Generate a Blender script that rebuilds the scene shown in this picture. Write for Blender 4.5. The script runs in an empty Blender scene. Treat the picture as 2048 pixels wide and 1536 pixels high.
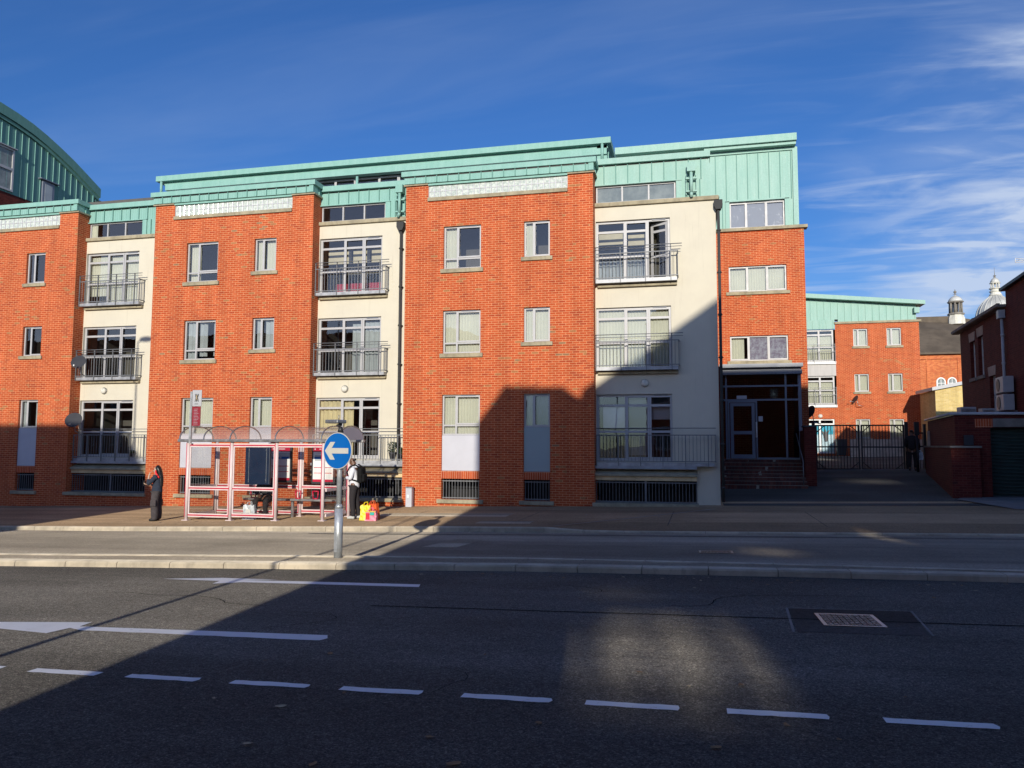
import bpy, bmesh, math, random
from mathutils import Vector, Matrix
random.seed(7)
R = math.radians
C = bpy.context.scene.collection
sc = bpy.context.scene

# ------------------------------------------------------------------ camera
F_PX = 1535.13
YAW, PITCH, ROLL = 0.230732, 0.0785561, 0.0032562
fw = Vector((-math.sin(YAW)*math.cos(PITCH), math.cos(YAW)*math.cos(PITCH), math.sin(PITCH)))
r0 = Vector((math.cos(YAW), math.sin(YAW), 0)); u0 = r0.cross(fw)
rr = r0*math.cos(ROLL)+u0*math.sin(ROLL); uu = u0*math.cos(ROLL)-r0*math.sin(ROLL)
cam = bpy.data.cameras.new('camera'); cam.sensor_width = 36; cam.sensor_fit = 'HORIZONTAL'
cam.lens = F_PX/2048*36; cam.clip_start = .1; cam.clip_end = 3000
co = bpy.data.objects.new('camera', cam); C.objects.link(co)
m = Matrix.Identity(4)
for i in range(3):
    m[i][0] = rr[i]; m[i][1] = uu[i]; m[i][2] = -fw[i]
co.matrix_world = m
sc.camera = co

# ------------------------------------------------------------------ light
SUN_AZ, SUN_EL = R(7.4), R(15.0)          # azimuth to the right of straight behind the camera
sun = bpy.data.lights.new('sun', 'SUN'); sun.energy = 5.0; sun.angle = R(.53); sun.color = (1, .93, .80)
so = bpy.data.objects.new('sun', sun); C.objects.link(so)
sd = Vector((math.sin(SUN_AZ)*math.cos(SUN_EL), -math.cos(SUN_AZ)*math.cos(SUN_EL), math.sin(SUN_EL)))
so.rotation_euler = sd.to_track_quat('Z', 'Y').to_euler(); so.location = sd*50
W = bpy.data.worlds.new('World'); sc.world = W; W.use_nodes = True
nt = W.node_tree; N = nt.nodes; L = nt.links
bg = N['Background']
sky = N.new('ShaderNodeTexSky'); sky.sky_type = 'NISHITA'; sky.sun_disc = False
sky.sun_elevation = SUN_EL; sky.sun_rotation = math.pi-SUN_AZ; sky.air_density = 1.15; sky.dust_density = .2; sky.ozone_density = 3.0
tc = N.new('ShaderNodeTexCoord'); sep = N.new('ShaderNodeSeparateXYZ'); L.new(tc.outputs['Generated'], sep.inputs[0])
def wm(op, a, b=None, c=None):
    n = N.new('ShaderNodeMath'); n.operation = op
    for i, v in enumerate((a, b, c)):
        if v is None: continue
        if isinstance(v, (int, float)): n.inputs[i].default_value = v
        else: L.new(v, n.inputs[i])
    return n.outputs[0]
zz = wm('MAXIMUM', sep.outputs[2], .03)
px = wm('DIVIDE', sep.outputs[0], wm('ADD', zz, .12)); py = wm('DIVIDE', sep.outputs[1], wm('ADD', zz, .12))
cmb = N.new('ShaderNodeCombineXYZ'); L.new(px, cmb.inputs[0]); L.new(py, cmb.inputs[1])
def cloud(rot, sx, sy, detail, lo, hi, dist, off=0):
    mp = N.new('ShaderNodeMapping'); mp.inputs['Rotation'].default_value = (0, 0, R(rot)); mp.inputs['Scale'].default_value = (sx, sy, 1)
    mp.inputs['Location'].default_value = (off, off*.7, off*.3)
    L.new(cmb.outputs[0], mp.inputs[0])
    nz = N.new('ShaderNodeTexNoise'); nz.inputs['Scale'].default_value = 1; nz.inputs['Detail'].default_value = detail
    nz.inputs['Roughness'].default_value = .55; nz.inputs['Distortion'].default_value = dist
    L.new(mp.outputs[0], nz.inputs['Vector'])
    mr = N.new('ShaderNodeMapRange'); mr.inputs[1].default_value = lo; mr.inputs[2].default_value = hi; mr.interpolation_type = 'SMOOTHSTEP'
    L.new(nz.outputs[0], mr.inputs[0]); return mr.outputs[0]
def rngn(v, a, b, c=0, d=1):
    n = N.new('ShaderNodeMapRange'); n.interpolation_type = 'SMOOTHSTEP'
    for i_, x_ in enumerate((a, b, c, d)): n.inputs[i_+1].default_value = x_
    L.new(v, n.inputs[0]); return n.outputs[0]
c1 = cloud(38, .55, 2.6, 5, .44, .74, .7, 3.1)          # faint long streaks
c2 = cloud(-22, 1.0, 4.5, 8, .46, .74, 1.6, 9.3)        # finer wisps
c3 = cloud(15, .9, 1.3, 5, .40, .66, .5, 5.7)           # where the wisps gather
c4 = cloud(-15, 2.0, 3.0, 10, .44, .66, .6, 1.7)        # ragged low bank
side = rngn(sep.outputs[0], -.16, .40); low = rngn(sep.outputs[2], .52, .16); right = rngn(sep.outputs[0], .12, .42)
fr_ = rngn(sep.outputs[1], .0, .3)
a = wm('MULTIPLY', c1, .08)
b = wm('MULTIPLY', wm('MULTIPLY', c2, wm('MULTIPLY_ADD', c3, .7, .3)), wm('MULTIPLY_ADD', side, .70, .02))
d_ = wm('MULTIPLY', wm('MULTIPLY', right, low), wm('MULTIPLY_ADD', c4, 1.25, wm('MULTIPLY_ADD', c3, .35, .14)))
fac = wm('MULTIPLY', wm('MINIMUM', wm('ADD', wm('ADD', a, b), d_), .8), fr_)
tint = N.new('ShaderNodeMixRGB'); tint.blend_type = 'MULTIPLY'; tint.inputs[0].default_value = 1; tint.inputs[2].default_value = (.42, .77, 1.36, 1)
L.new(sky.outputs[0], tint.inputs[1])
# bright glow added to the unseen sky behind the viewer, fills the facade shade
el_ = wm('MULTIPLY', rngn(sep.outputs[2], -.02, .10), rngn(sep.outputs[2], .50, .16)); bk = rngn(sep.outputs[1], .15, -.65)
glow = wm('MULTIPLY', el_, bk)
add = N.new('ShaderNodeMixRGB'); add.blend_type = 'ADD'; add.inputs[2].default_value = (9.5, 9.4, 10.4, 1)
L.new(glow, add.inputs[0]); L.new(tint.outputs[0], add.inputs[1])
mix = N.new('ShaderNodeMixRGB'); mix.inputs[2].default_value = (6.6, 7.6, 9.4, 1)
L.new(fac, mix.inputs[0]); L.new(add.outputs[0], mix.inputs[1]); L.new(mix.outputs[0], bg.inputs[0])
bg.inputs[1].default_value = .100
sc.view_settings.view_transform = 'Standard'; sc.view_settings.look = 'None'; sc.view_settings.exposure = -.12; sc.view_settings.gamma = 1

# ------------------------------------------------------------------ materials
class NT:
    def __init__(s, name):
        s.m = bpy.data.materials.new(name); s.m.use_nodes = True; s.t = s.m.node_tree; s.n = s.t.nodes; s.l = s.t.links
        s.b = s.n['Principled BSDF']
    def node(s, t, **k):
        n = s.n.new('ShaderNode'+t)
        for a, v in k.items(): setattr(n, a, v)
        return n
    def math(s, op, a, b=None, c=None):
        n = s.node('Math', operation=op)
        for i, v in enumerate((a, b, c)):
            if v is None: continue
            if isinstance(v, (int, float)): n.inputs[i].default_value = v
            else: s.l.new(v, n.inputs[i])
        return n.outputs[0]
    def noise(s, scale, detail=3, rough=.5, vec=None, sc3=None, dist=0):
        n = s.node('TexNoise'); n.inputs['Scale'].default_value = scale; n.inputs['Detail'].default_value = detail
        n.inputs['Roughness'].default_value = rough; n.inputs['Distortion'].default_value = dist
        v = vec or s.coord()
        if sc3:
            mp = s.node('Mapping'); mp.inputs['Scale'].default_value = sc3; s.l.new(v, mp.inputs[0]); v = mp.outputs[0]
        s.l.new(v, n.inputs['Vector']); return n.outputs[0]
    def coord(s, k='Object'):
        if not hasattr(s, 'tc'): s.tc = s.node('TexCoord')
        return s.tc.outputs[k]
    def rng(s, v, a, b, c, d, smooth=True):
        n = s.node('MapRange'); n.interpolation_type = 'SMOOTHSTEP' if smooth else 'LINEAR'
        for i, x in enumerate((a, b, c, d)): n.inputs[i+1].default_value = x
        s.l.new(v, n.inputs[0]); return n.outputs[0]
    def mix(s, f, a, b, mode='MIX'):
        n = s.node('MixRGB', blend_type=mode)
        for i, v in enumerate((f, a, b)):
            if isinstance(v, (int, float)): n.inputs[i].default_value = v
            elif isinstance(v, tuple): n.inputs[i].default_value = (*v, 1)
            else: s.l.new(v, n.inputs[i])
        return n.outputs[0]
    def bump(s, h, st, dist=.01):
        n = s.node('Bump'); n.inputs['Strength'].default_value = st; n.inputs['Distance'].default_value = dist
        s.l.new(h, n.inputs['Height']); s.l.new(n.outputs[0], s.b.inputs['Normal'])
    def done(s, col, rough, metal=0, spec=.5):
        if isinstance(col, tuple): s.b.inputs['Base Color'].default_value = (*col, 1)
        else: s.l.new(col, s.b.inputs['Base Color'])
        if isinstance(rough, (int, float)): s.b.inputs['Roughness'].default_value = rough
        else: s.l.new(rough, s.b.inputs['Roughness'])
        s.b.inputs['Metallic'].default_value = metal; s.b.inputs['Specular IOR Level'].default_value = spec
        return s.m

def plain(name, col, rough=.6, metal=0, var=.12, scale=2.5, dirt=None, bump=0, spec=.5):
    t = NT(name)
    n1 = t.noise(scale, 5, .6); f = t.rng(n1, .3, .7, 1-var, 1+var)
    c = t.mix(1, col, f, 'MULTIPLY')
    if dirt:
        n2 = t.noise(scale*3.1, 6, .7, sc3=(1, 1, .35)); c = t.mix(t.rng(n2, .5, .75, 0, .55), c, dirt)
    if bump: t.bump(t.noise(scale*20, 3), bump)
    return t.done(c, t.rng(n1, .2, .8, max(0, rough-.08), min(1, rough+.08)), metal, spec)

def brick(name, ramp, mortar, bw=.225, bh=.075, mj=.0115, dark=.1, stack=False):
    t = NT(name); uv = t.coord('UV'); s = t.node('SeparateXYZ'); t.l.new(uv, s.inputs[0])
    u, v = s.outputs[0], s.outputs[1]
    vr = t.math('DIVIDE', v, bh); row = t.math('FLOOR', vr)
    off = 0 if stack else t.math('MULTIPLY', t.math('MODULO', t.math('ADD', row, 1000), 2), .5)
    ur = t.math('ADD', t.math('DIVIDE', u, bw), off); col = t.math('FLOOR', ur)
    fu = t.math('MULTIPLY', t.math('FRACT', ur), bw); fv = t.math('MULTIPLY', t.math('FRACT', vr), bh)
    mo = t.math('MAXIMUM', t.math('LESS_THAN', fu, mj), t.math('LESS_THAN', fv, mj))
    cb = t.node('CombineXYZ'); t.l.new(col, cb.inputs[0]); t.l.new(row, cb.inputs[1])
    wn = t.node('TexWhiteNoise', noise_dimensions='3D'); t.l.new(cb.outputs[0], wn.inputs[0])
    cr = t.node('ValToRGB'); cr.color_ramp.interpolation = 'CONSTANT'
    el = cr.color_ramp.elements
    for i, (p, c) in enumerate(ramp):
        e = el[i] if i < 2 else el.new(p)
        e.position = p; e.color = (*c, 1)
    # clusters of buff bricks: shift the pick by a broad noise
    big = t.noise(.55, 3, .6, vec=uv)
    pick = t.math('ADD', t.math('MULTIPLY', wn.outputs[0], .90), t.rng(big, .40, .68, 0, .10))
    t.l.new(pick, cr.inputs[0])
    fine = t.noise(60, 3, .7, vec=uv); c = t.mix(1, cr.outputs[0], t.rng(fine, .25, .75, .86, 1.14), 'MULTIPLY')
    mc = t.mix(1, mortar, t.rng(t.noise(9, 4, .6, vec=uv), .3, .7, .80, 1.1), 'MULTIPLY')
    c = t.mix(mo, c, mc)
    st2 = t.noise(1.0, 6, .7, vec=uv, sc3=(3.2, .22, 1)); c = t.mix(1, c, t.rng(st2, .34, .66, .88, 1.05), 'MULTIPLY'); stain = t.noise(.8, 6, .65, vec=uv, sc3=(1.6, .5, 1)); c = t.mix(1, c, t.rng(stain, .3, .72, 1-dark, 1+dark*.6), 'MULTIPLY')
    t.bump(t.math('SUBTRACT', 1, mo), .35, .006)
    return t.done(c, .85, 0, .25)

M = {}
BR = [(0, (.44, .074, .020)), (.16, (.48, .088, .025)), (.34, (.425, .068, .019)), (.50, (.49, .094, .028)), (.66, (.45, .078, .022)), (.82, (.37, .058, .019)), (.91, (.36, .145, .055)), (.965, (.27, .150, .078))]
M['brick'] = brick('red_brick', BR, (.70, .34, .17), mj=.0125, dark=.09)
M['soldier'] = brick('soldier_brick', BR, (.70, .36, .23), bw=.075, bh=.30, mj=.011, stack=True)
M['brick_far'] = brick('orange_brick', [(0, (.58, .17, .055)), (.4, (.50, .125, .045)), (.75, (.62, .20, .07)), (.93, (.42, .13, .06))], (.52, .24, .13), mj=.008)
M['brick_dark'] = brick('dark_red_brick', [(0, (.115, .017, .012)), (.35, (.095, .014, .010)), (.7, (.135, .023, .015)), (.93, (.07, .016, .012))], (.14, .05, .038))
M['brick_yellow'] = brick('yellow_brick', [(0, (.66, .50, .19)), (.5, (.60, .44, .16)), (.85, (.70, .54, .24))], (.62, .52, .33))
M['brick_step'] = brick('worn_step_brick', [(0, (.13, .04, .03)), (.4, (.10, .035, .03)), (.75, (.17, .06, .045)), (.94, (.30, .26, .22))], (.10, .08, .07), bw=.11, bh=.16)

t = NT('cream_render'); o = t.coord()
base = t.mix(t.rng(t.noise(1.3, 5, .6), .35, .7, 0, 1), (.625, .58, .465), (.59, .545, .44))
st = t.noise(2.2, 6, .7, sc3=(5, 1, .22)); base = t.mix(t.rng(st, .54, .80, 0, .42), base, (.40, .36, .28))
t.bump(t.noise(90, 3, .7), .12, .004); M['render'] = t.done(base, .9, 0, .2)
t = NT('grey_render'); base = t.mix(t.rng(t.noise(2, 5, .6, sc3=(3, 1, .3)), .4, .75, 0, .5), (.52, .50, .48), (.38, .37, .36)); M['render_grey'] = t.done(base, .9, 0, .2)

def copper(name, a, b, c3):
    t = NT(name)
    n1 = t.noise(1.4, 5, .6, sc3=(3.5, 3.5, .5)); c = t.mix(t.rng(n1, .3, .7, 0, 1), a, b)
    n2 = t.noise(5, 6, .7, sc3=(4, 4, .35)); c = t.mix(t.rng(n2, .56, .8, 0, .55), c, c3)
    n3 = t.noise(26, 3, .6); c = t.mix(1, c, t.rng(n3, .2, .8, .93, 1.07), 'MULTIPLY')
    return t.done(c, .62, 0, .35)
M['copper'] = copper('verdigris_copper', (.205, .405, .350), (.245, .445, .390), (.36, .53, .465))
M['copper_pale'] = copper('pale_weathered_copper', (.265, .450, .385), (.31, .485, .42), (.55, .62, .54))
M['copper_dark'] = copper('shaded_side_copper', (.105, .25, .215), (.13, .285, .245), (.08, .19, .165))  # copper darkened for seam shadow lines, seam dirt and shaded side walls
M['stone'] = plain('sandstone_sill', (.33, .285, .19), .9, var=.2, scale=3, dirt=(.12, .10, .075), bump=.2)
M['stone_buff'] = plain('buff_lintel_stone', (.60, .46, .26), .9, var=.12, scale=2, dirt=(.35, .27, .17))
M['kerb'] = plain('kerb_stone', (.52, .455, .35), .95, var=.2, scale=2.2, dirt=(.28, .24, .19), bump=.5, spec=.1)
M['kerb'].node_tree.nodes['Principled BSDF'].inputs['Diffuse Roughness'].default_value = 1
M['frame'] = plain('grey_window_frame', (.42, .415, .42), .45, var=.05)
M['frame_dark'] = plain('blue_grey_door_frame', (.17, .19, .24), .4, var=.05)
M['frame_white'] = plain('white_window_frame', (.72, .72, .70), .4, var=.04)
M['panel'] = plain('grey_infill_panel', (.50, .50, .545), .5, var=.05, scale=1.2)
M['panel_shade'] = plain('shaded_infill_panel', (.29, .36, .37), .5, var=.04, scale=1.2)  # the grey panel again, with its greenish shade put into the colour
M['rail'] = plain('galvanised_railing', (.17, .175, .185), .6, .3, var=.15, scale=6)
M['deck'] = plain('galvanised_deck', (.34, .345, .36), .5, .35, var=.22, scale=5, dirt=(.2, .2, .2))
M['lead'] = plain('lead_flashing', (.30, .31, .33), .55, .2, var=.2, scale=3)
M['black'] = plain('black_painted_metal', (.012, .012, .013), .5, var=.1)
M['pipe'] = plain('dark_grey_pipe', (.055, .055, .055), .75, var=.1, spec=.15)
M['pipe_light'] = plain('light_grey_pipe', (.42, .43, .45), .45, var=.08)
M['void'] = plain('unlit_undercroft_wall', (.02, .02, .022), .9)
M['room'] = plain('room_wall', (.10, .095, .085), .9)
M['ceiling'] = plain('room_ceiling', (.55, .50, .36), .9)
M['white'] = plain('white_plastic', (.78, .78, .76), .5, var=.04)
M['white_metal'] = plain('white_coated_frame', (.68, .56, .55), .4, var=.06, scale=5)
M['red'] = plain('red_stripe', (.48, .012, .045), .4, var=.06)
M['red_dark'] = plain('maroon_panel', (.24, .012, .025), .5, var=.06)
M['grey_metal'] = plain('brushed_grey_metal', (.36, .36, .36), .38, .75, var=.15, scale=9)
M['steel'] = plain('pale_galvanised_steel', (.55, .57, .58), .35, .55, var=.12, scale=9)
M['navy'] = plain('navy_poster_case', (.012, .026, .065), .35, var=.06)
M['blackish'] = plain('charcoal_plastic', (.03, .03, .035), .5)
M['slate'] = plain('slate_roof', (.125, .100, .075), .85, var=.2, scale=.8, dirt=(.075, .06, .045), spec=.2)
M['lead_dome'] = plain('weathered_lead', (.52, .52, .49), .6, .1, var=.22, scale=.7, dirt=(.25, .24, .22))
M['stone_white'] = plain('pale_church_stone', (.66, .64, .56), .9, var=.2, scale=1.2, dirt=(.2, .2, .18))
M['stone_dark'] = plain('sooty_stone', (.22, .20, .17), .9, var=.3, scale=1.5)
M['green_door'] = plain('dark_green_shutter', (.012, .035, .030), .5, var=.2)
M['tar'] = plain('tar_seam', (.022, .021, .020), 1.0, spec=0)
M['leaf'] = plain('dry_leaf', (.28, .16, .07), .8, var=.3, scale=20)
M['leaf_pale'] = plain('pale_leaf', (.45, .36, .22), .8, var=.3, scale=20)
M['foliage'] = plain('evergreen_leaf', (.03, .06, .02), .7, var=.4, scale=15)
M['fence'] = plain('pale_timber_boards', (.42, .33, .27), .8, var=.25, scale=2)
M['blue'] = plain('blue_sign_face', (.0, .11, .40), .4, var=.03)
M['sign_white'] = plain('white_reflective_sheet', (.52, .50, .44), .4, var=.03)

t = NT('vertical_blind'); c = t.mix(t.rng(t.noise(1.5, 3), .3, .7, 0, 1), (.60, .605, .52), (.55, .56, .48)); M['blind'] = t.done(c, .9, 0, .1)
M['curtain_grey'] = plain('grey_blue_curtain', (.40, .44, .46), .9, var=.1)
M['curtain_cream'] = plain('cream_curtain', (.62, .55, .36), .9, var=.1)
M['white_sheet'] = plain('white_board', (.80, .80, .86), .8, var=.05)
M['mural'] = plain('blue_mural', (.05, .45, .62), .6, var=.1)
M['mural_pale'] = plain('pale_blue_film', (.55, .70, .80), .6, var=.15)
M['redcloth'] = plain('red_fabric', (.42, .03, .06), .9)

def glass(name, refl, tint, rough=.01):
    m = bpy.data.materials.new(name); m.use_nodes = True; n = m.node_tree.nodes; l = m.node_tree.links
    n.remove(n['Principled BSDF']); out = n['Material Output']
    tr = n.new('ShaderNodeBsdfTransparent'); tr.inputs[0].default_value = (*tint, 1)
    gl = n.new('ShaderNodeBsdfGlossy'); gl.inputs['Roughness'].default_value = rough; gl.inputs[0].default_value = (1, 1, 1, 1)
    lw = n.new('ShaderNodeFresnel'); lw.inputs[0].default_value = 1.5
    nz = n.new('ShaderNodeTexNoise'); nz.inputs['Scale'].default_value = 1.3
    bp = n.new('ShaderNodeBump'); bp.inputs['Strength'].default_value = .04; bp.inputs['Distance'].default_value = .05
    tcx = n.new('ShaderNodeTexCoord'); l.new(tcx.outputs['Object'], nz.inputs['Vector']); l.new(nz.outputs[0], bp.inputs['Height']); l.new(bp.outputs[0], gl.inputs['Normal'])
    ad = n.new('ShaderNodeMath'); ad.operation = 'MULTIPLY_ADD'; ad.inputs[1].default_value = 1.2; ad.inputs[2].default_value = refl; ad.use_clamp = True
    l.new(lw.outputs[0], ad.inputs[0])
    mx = n.new('ShaderNodeMixShader'); l.new(ad.outputs[0], mx.inputs[0]); l.new(tr.outputs[0], mx.inputs[1]); l.new(gl.outputs[0], mx.inputs[2]); l.new(mx.outputs[0], out.inputs[0])
    return m
M['glass'] = glass('window_glass', .03, (.84, .85, .84))
M['glass_clear'] = glass('shelter_glass', .02, (.90, .90, .89))
M['glass_door'] = glass('tinted_door_glass', .0, (.30, .32, .33))
def glass_frost():
    t = NT('frosted_glass'); c = t.mix(t.rng(t.noise(2.2, 5, .65), .35, .7, 0, 1), (.17, .20, .205), (.28, .31, .31)); return t.done(c, .6, 0, .25)
M['frost'] = glass_frost()
t = NT('splashed_glass'); c = t.mix(t.rng(t.noise(5, 6, .7, dist=1.5), .60, .66, 0, 1), (.30, .31, .36), (.60, .62, .68)); M['splash'] = t.done(c, .7, 0, .15)
t = NT('obscured_glass'); c = t.mix(t.rng(t.noise(6, 5, .7), .3, .7, 0, 1), (.17, .14, .21), (.36, .38, .45)); M['obscure'] = t.done(c, .7, 0, .15)
t = NT('glass_block'); c = t.mix(t.rng(t.noise(14, 3, .6), .3, .7, 0, 1), (.36, .41, .36), (.64, .67, .59)); M['gblock'] = t.done(c, .12, 0, .9)
t = NT('shelter_roof_sheet')
t.b.inputs['Alpha'].default_value = .30; M['roofsheet'] = t.done((.42, .33, .30), .25, 0, .5)

def asphalt(name, base, lightc, amt, scale=55, wear=None, bumpst=.6, droug=1.0, cell=0):
    t = NT(name); o = t.coord()
    g = t.noise(scale, 4, .75); g2 = t.noise(scale*.35, 4, .7)
    c = t.mix(t.rng(g, .50, .66, 0, amt), base, lightc)
    c = t.mix(1, c, t.rng(g, .46, .34, 1, .55), 'MULTIPLY')
    c = t.mix(1, c, t.rng(g2, .3, .7, .78, 1.22), 'MULTIPLY')
    b = t.noise(.35, 6, .6); c = t.mix(1, c, t.rng(b, .3, .7, .84, 1.18), 'MULTIPLY')
    st = t.noise(.5, 6, .65, sc3=(.25, 1.6, 1)); c = t.mix(1, c, t.rng(st, .35, .72, .86, 1.16), 'MULTIPLY')
    if wear: c = t.mix(t.rng(t.noise(2.5, 7, .75), .62, .72, 0, .5), c, wear)
    tr = t.noise(1, 3, .5, sc3=(.035, .85, 1)); c = t.mix(1, c, t.rng(tr, .38, .62, .84, 1.14), 'MULTIPLY')
    if cell:
        v = t.node('TexVoronoi'); v.inputs['Scale'].default_value = cell; t.l.new(o, v.inputs['Vector'])
        sp = t.node('SeparateColor'); t.l.new(v.outputs['Color'], sp.inputs[0])
        c = t.mix(1, c, t.rng(sp.outputs[0], 0, 1, .55, 1.42, False), 'MULTIPLY')
        g = t.math('ADD', g, t.math('MULTIPLY', v.outputs['Distance'], -.5))
    t.bump(g, bumpst, .012)
    t.b.inputs['Diffuse Roughness'].default_value = droug
    return t.done(c, .9, 0, .15)
M['road'] = asphalt('road_asphalt', (.150, .137, .117), (.46, .42, .35), .6, 60, (.22, .20, .18), 1.0, cell=150)
M['buslane'] = asphalt('bus_lane_asphalt', (.26, .225, .175), (.34, .30, .24), .5, 70, None, .5)
M['pave'] = asphalt('pavement_asphalt', (.29, .20, .120), (.37, .275, .175), .5, 60, (.19, .135, .09), .5)
M['patch'] = asphalt('patched_asphalt', (.33, .28, .21), (.40, .35, .28), .4, 60, None, .5)
M['drive'] = asphalt('driveway_asphalt', (.060, .058, .055), (.13, .13, .125), .5, 60, (.15, .145, .14), .5)
M['ground'] = asphalt('ground_tarmac', (.16, .15, .13), (.22, .20, .18), .5, 30)
M['concrete'] = plain('pale_concrete', (.20, .195, .185), .9, var=.2, scale=2)
def paint():
    t = NT('road_paint'); c = t.mix(t.rng(t.noise(11, 7, .8), .60, .68, 0, .75), (.84, .84, .83), (.20, .19, .18))
    c = t.mix(t.rng(t.noise(3, 4, .6), .35, .7, 0, .25), c, (.60, .59, .56)); t.bump(t.noise(50, 3), .4, .008); return t.done(c, .7, 0, .3)
M['paint'] = paint()
t = NT('cast_iron_cover'); c = t.mix(t.rng(t.noise(14, 6, .7, dist=2.5), .45, .6, 0, 1), (.04, .038, .036), (.30, .285, .26)); t.bump(t.noise(14, 4, .6, dist=2.5), .8, .02); M['iron'] = t.done(c, .45, .4)

# ------------------------------------------------------------------ mesh builder
WL = {}                                       # authored position of each object, for parenting
def wloc(o): return WL.get(o.name, Vector((0, 0, 0)))
class MB:
    def __init__(s): s.bm = bmesh.new(); s.sm = set()
    def face(s, pts, smooth=False):
        f = s.bm.faces.new([s.bm.verts.new(p) for p in pts]); f.smooth = smooth; return f
    def box(s, x0, x1, y0, y1, z0, z1):
        v = [s.bm.verts.new(p) for p in ((x0,y0,z0),(x1,y0,z0),(x1,y1,z0),(x0,y1,z0),(x0,y0,z1),(x1,y0,z1),(x1,y1,z1),(x0,y1,z1))]
        for f in ((0,3,2,1),(4,5,6,7),(0,1,5,4),(1,2,6,5),(2,3,7,6),(3,0,4,7)): s.bm.faces.new([v[i] for i in f])
        return s
    def bbox(s, x0, x1, y0, y1, z0, z1, w=.01):
        b = bmesh.new(); bmesh.ops.create_cube(b, size=1)
        for v in b.verts: v.co = Vector((x0+(v.co.x+.5)*(x1-x0), y0+(v.co.y+.5)*(y1-y0), z0+(v.co.z+.5)*(z1-z0)))
        bmesh.ops.bevel(b, geom=b.edges[:], offset=w, segments=2, affect='EDGES', profile=.5)
        s.absorb(b); return s
    def absorb(s, b, mtx=None):
        mp = {}
        for v in b.verts: mp[v] = s.bm.verts.new(mtx @ v.co if mtx else v.co)
        for f in b.faces:
            g = s.bm.faces.new([mp[v] for v in f.verts]); g.smooth = f.smooth
        b.free()
    def prism(s, poly, z0, z1, axis='z'):
        """poly: list of 2D points; axis z -> (x,y), y -> (x,z) extruded along y, x -> (y,z) extruded along x"""
        def P(p, k): return {'z': (p[0], p[1], k), 'y': (p[0], k, p[1]), 'x': (k, p[0], p[1])}[axis]
        a = [s.bm.verts.new(P(p, z0)) for p in poly]; b = [s.bm.verts.new(P(p, z1)) for p in poly]
        n = len(poly); s.bm.faces.new(a[::-1]); s.bm.faces.new(b)
        for i in range(n): s.bm.faces.new((a[i], a[(i+1) % n], b[(i+1) % n], b[i]))
        return s
    def tube(s, p0, p1, r, n=8, r1=None, cap=True):
        p0, p1 = Vector(p0), Vector(p1); d = (p1-p0).normalized(); q = d.to_track_quat('Z', 'Y'); r1 = r if r1 is None else r1
        A, B = [], []
        for i in range(n):
            a = 2*math.pi*i/n; w = Vector((math.cos(a), math.sin(a), 0))
            A.append(s.bm.verts.new(p0+q @ (w*r))); B.append(s.bm.verts.new(p1+q @ (w*r1)))
        for i in range(n):
            f = s.bm.faces.new((A[i], A[(i+1) % n], B[(i+1) % n], B[i])); f.smooth = n > 5
        if cap: s.bm.faces.new(A[::-1]); s.bm.faces.new(B)
        return s
    def path(s, pts, r, n=8):
        for a, b in zip(pts, pts[1:]): s.tube(a, b, r, n)
        return s
    def lathe(s, prof, c=(0, 0, 0), n=24, ax='z', smooth=True):
        rings = []
        for r, z in prof:
            ring = []
            for i in range(n):
                a = 2*math.pi*i/n
                p = (r*math.cos(a), r*math.sin(a), z) if ax == 'z' else (r*math.cos(a), z, r*math.sin(a))
                ring.append(s.bm.verts.new((p[0]+c[0], p[1]+c[1], p[2]+c[2])))
            rings.append(ring)
        for A, B in zip(rings, rings[1:]):
            for i in range(n):
                f = s.bm.faces.new((A[i], A[(i+1) % n], B[(i+1) % n], B[i])); f.smooth = smooth
        s.bm.faces.new(rings[0]); s.bm.faces.new(rings[-1]); return s
    def ball(s, c, rx, ry=None, rz=None, n=16):
        ry = ry or rx; rz = rz or rx; b = bmesh.new(); bmesh.ops.create_uvsphere(b, u_segments=n, v_segments=n//2+2, radius=1)
        for v in b.verts: v.co = Vector((v.co.x*rx+c[0], v.co.y*ry+c[1], v.co.z*rz+c[2]))
        for f in b.faces: f.smooth = True
        s.absorb(b); return s
    def wall(s, x0, x1, z0, z1, y, ops=(), d=.17):
        """wall sheet facing -Y with openings (xa,xb,za,zb) and their reveals"""
        xs = sorted({x0, x1, *[o[0] for o in ops], *[o[1] for o in ops]}); zs = sorted({z0, z1, *[o[2] for o in ops], *[o[3] for o in ops]})
        for xa, xb in zip(xs, xs[1:]):
            for za, zb in zip(zs, zs[1:]):
                cx, cz = (xa+xb)/2, (za+zb)/2
                if any(o[0] < cx < o[1] and o[2] < cz < o[3] for o in ops): continue
                s.face(((xa, y, za), (xb, y, za), (xb, y, zb), (xa, y, zb)))
        for a, b, c, e in ops:
            s.face(((a, y, c), (a, y, e), (a, y+d, e), (a, y+d, c))); s.face(((b, y, c), (b, y+d, c), (b, y+d, e), (b, y, e)))
            s.face(((a, y, e), (b, y, e), (b, y+d, e), (a, y+d, e))); s.face(((a, y, c), (a, y+d, c), (b, y+d, c), (b, y, c)))
        return s
    def build(s, name, mat, parent=None, recal=True, mtx=None, origin=None):
        bm = s.bm
        if recal: bmesh.ops.recalc_face_normals(bm, faces=bm.faces[:])
        bm.normal_update()
        uv = bm.loops.layers.uv.new('UVMap')
        for f in bm.faces:
            n = f.normal; ax = max(range(3), key=lambda i: abs(n[i])) if n.length > 0 else 1
            if abs(n.z) < .9: ax = 0 if abs(n.x) > abs(n.y) else 1
            for lp in f.loops:
                c = lp.vert.co
                lp[uv].uv = (c.y, c.z) if ax == 0 else ((c.x, c.z) if ax == 1 else (c.x, c.y))
        if mtx is not None: bm.transform(mtx)
        me = bpy.data.meshes.new(name)
        vs = [v.co for v in bm.verts]
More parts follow.
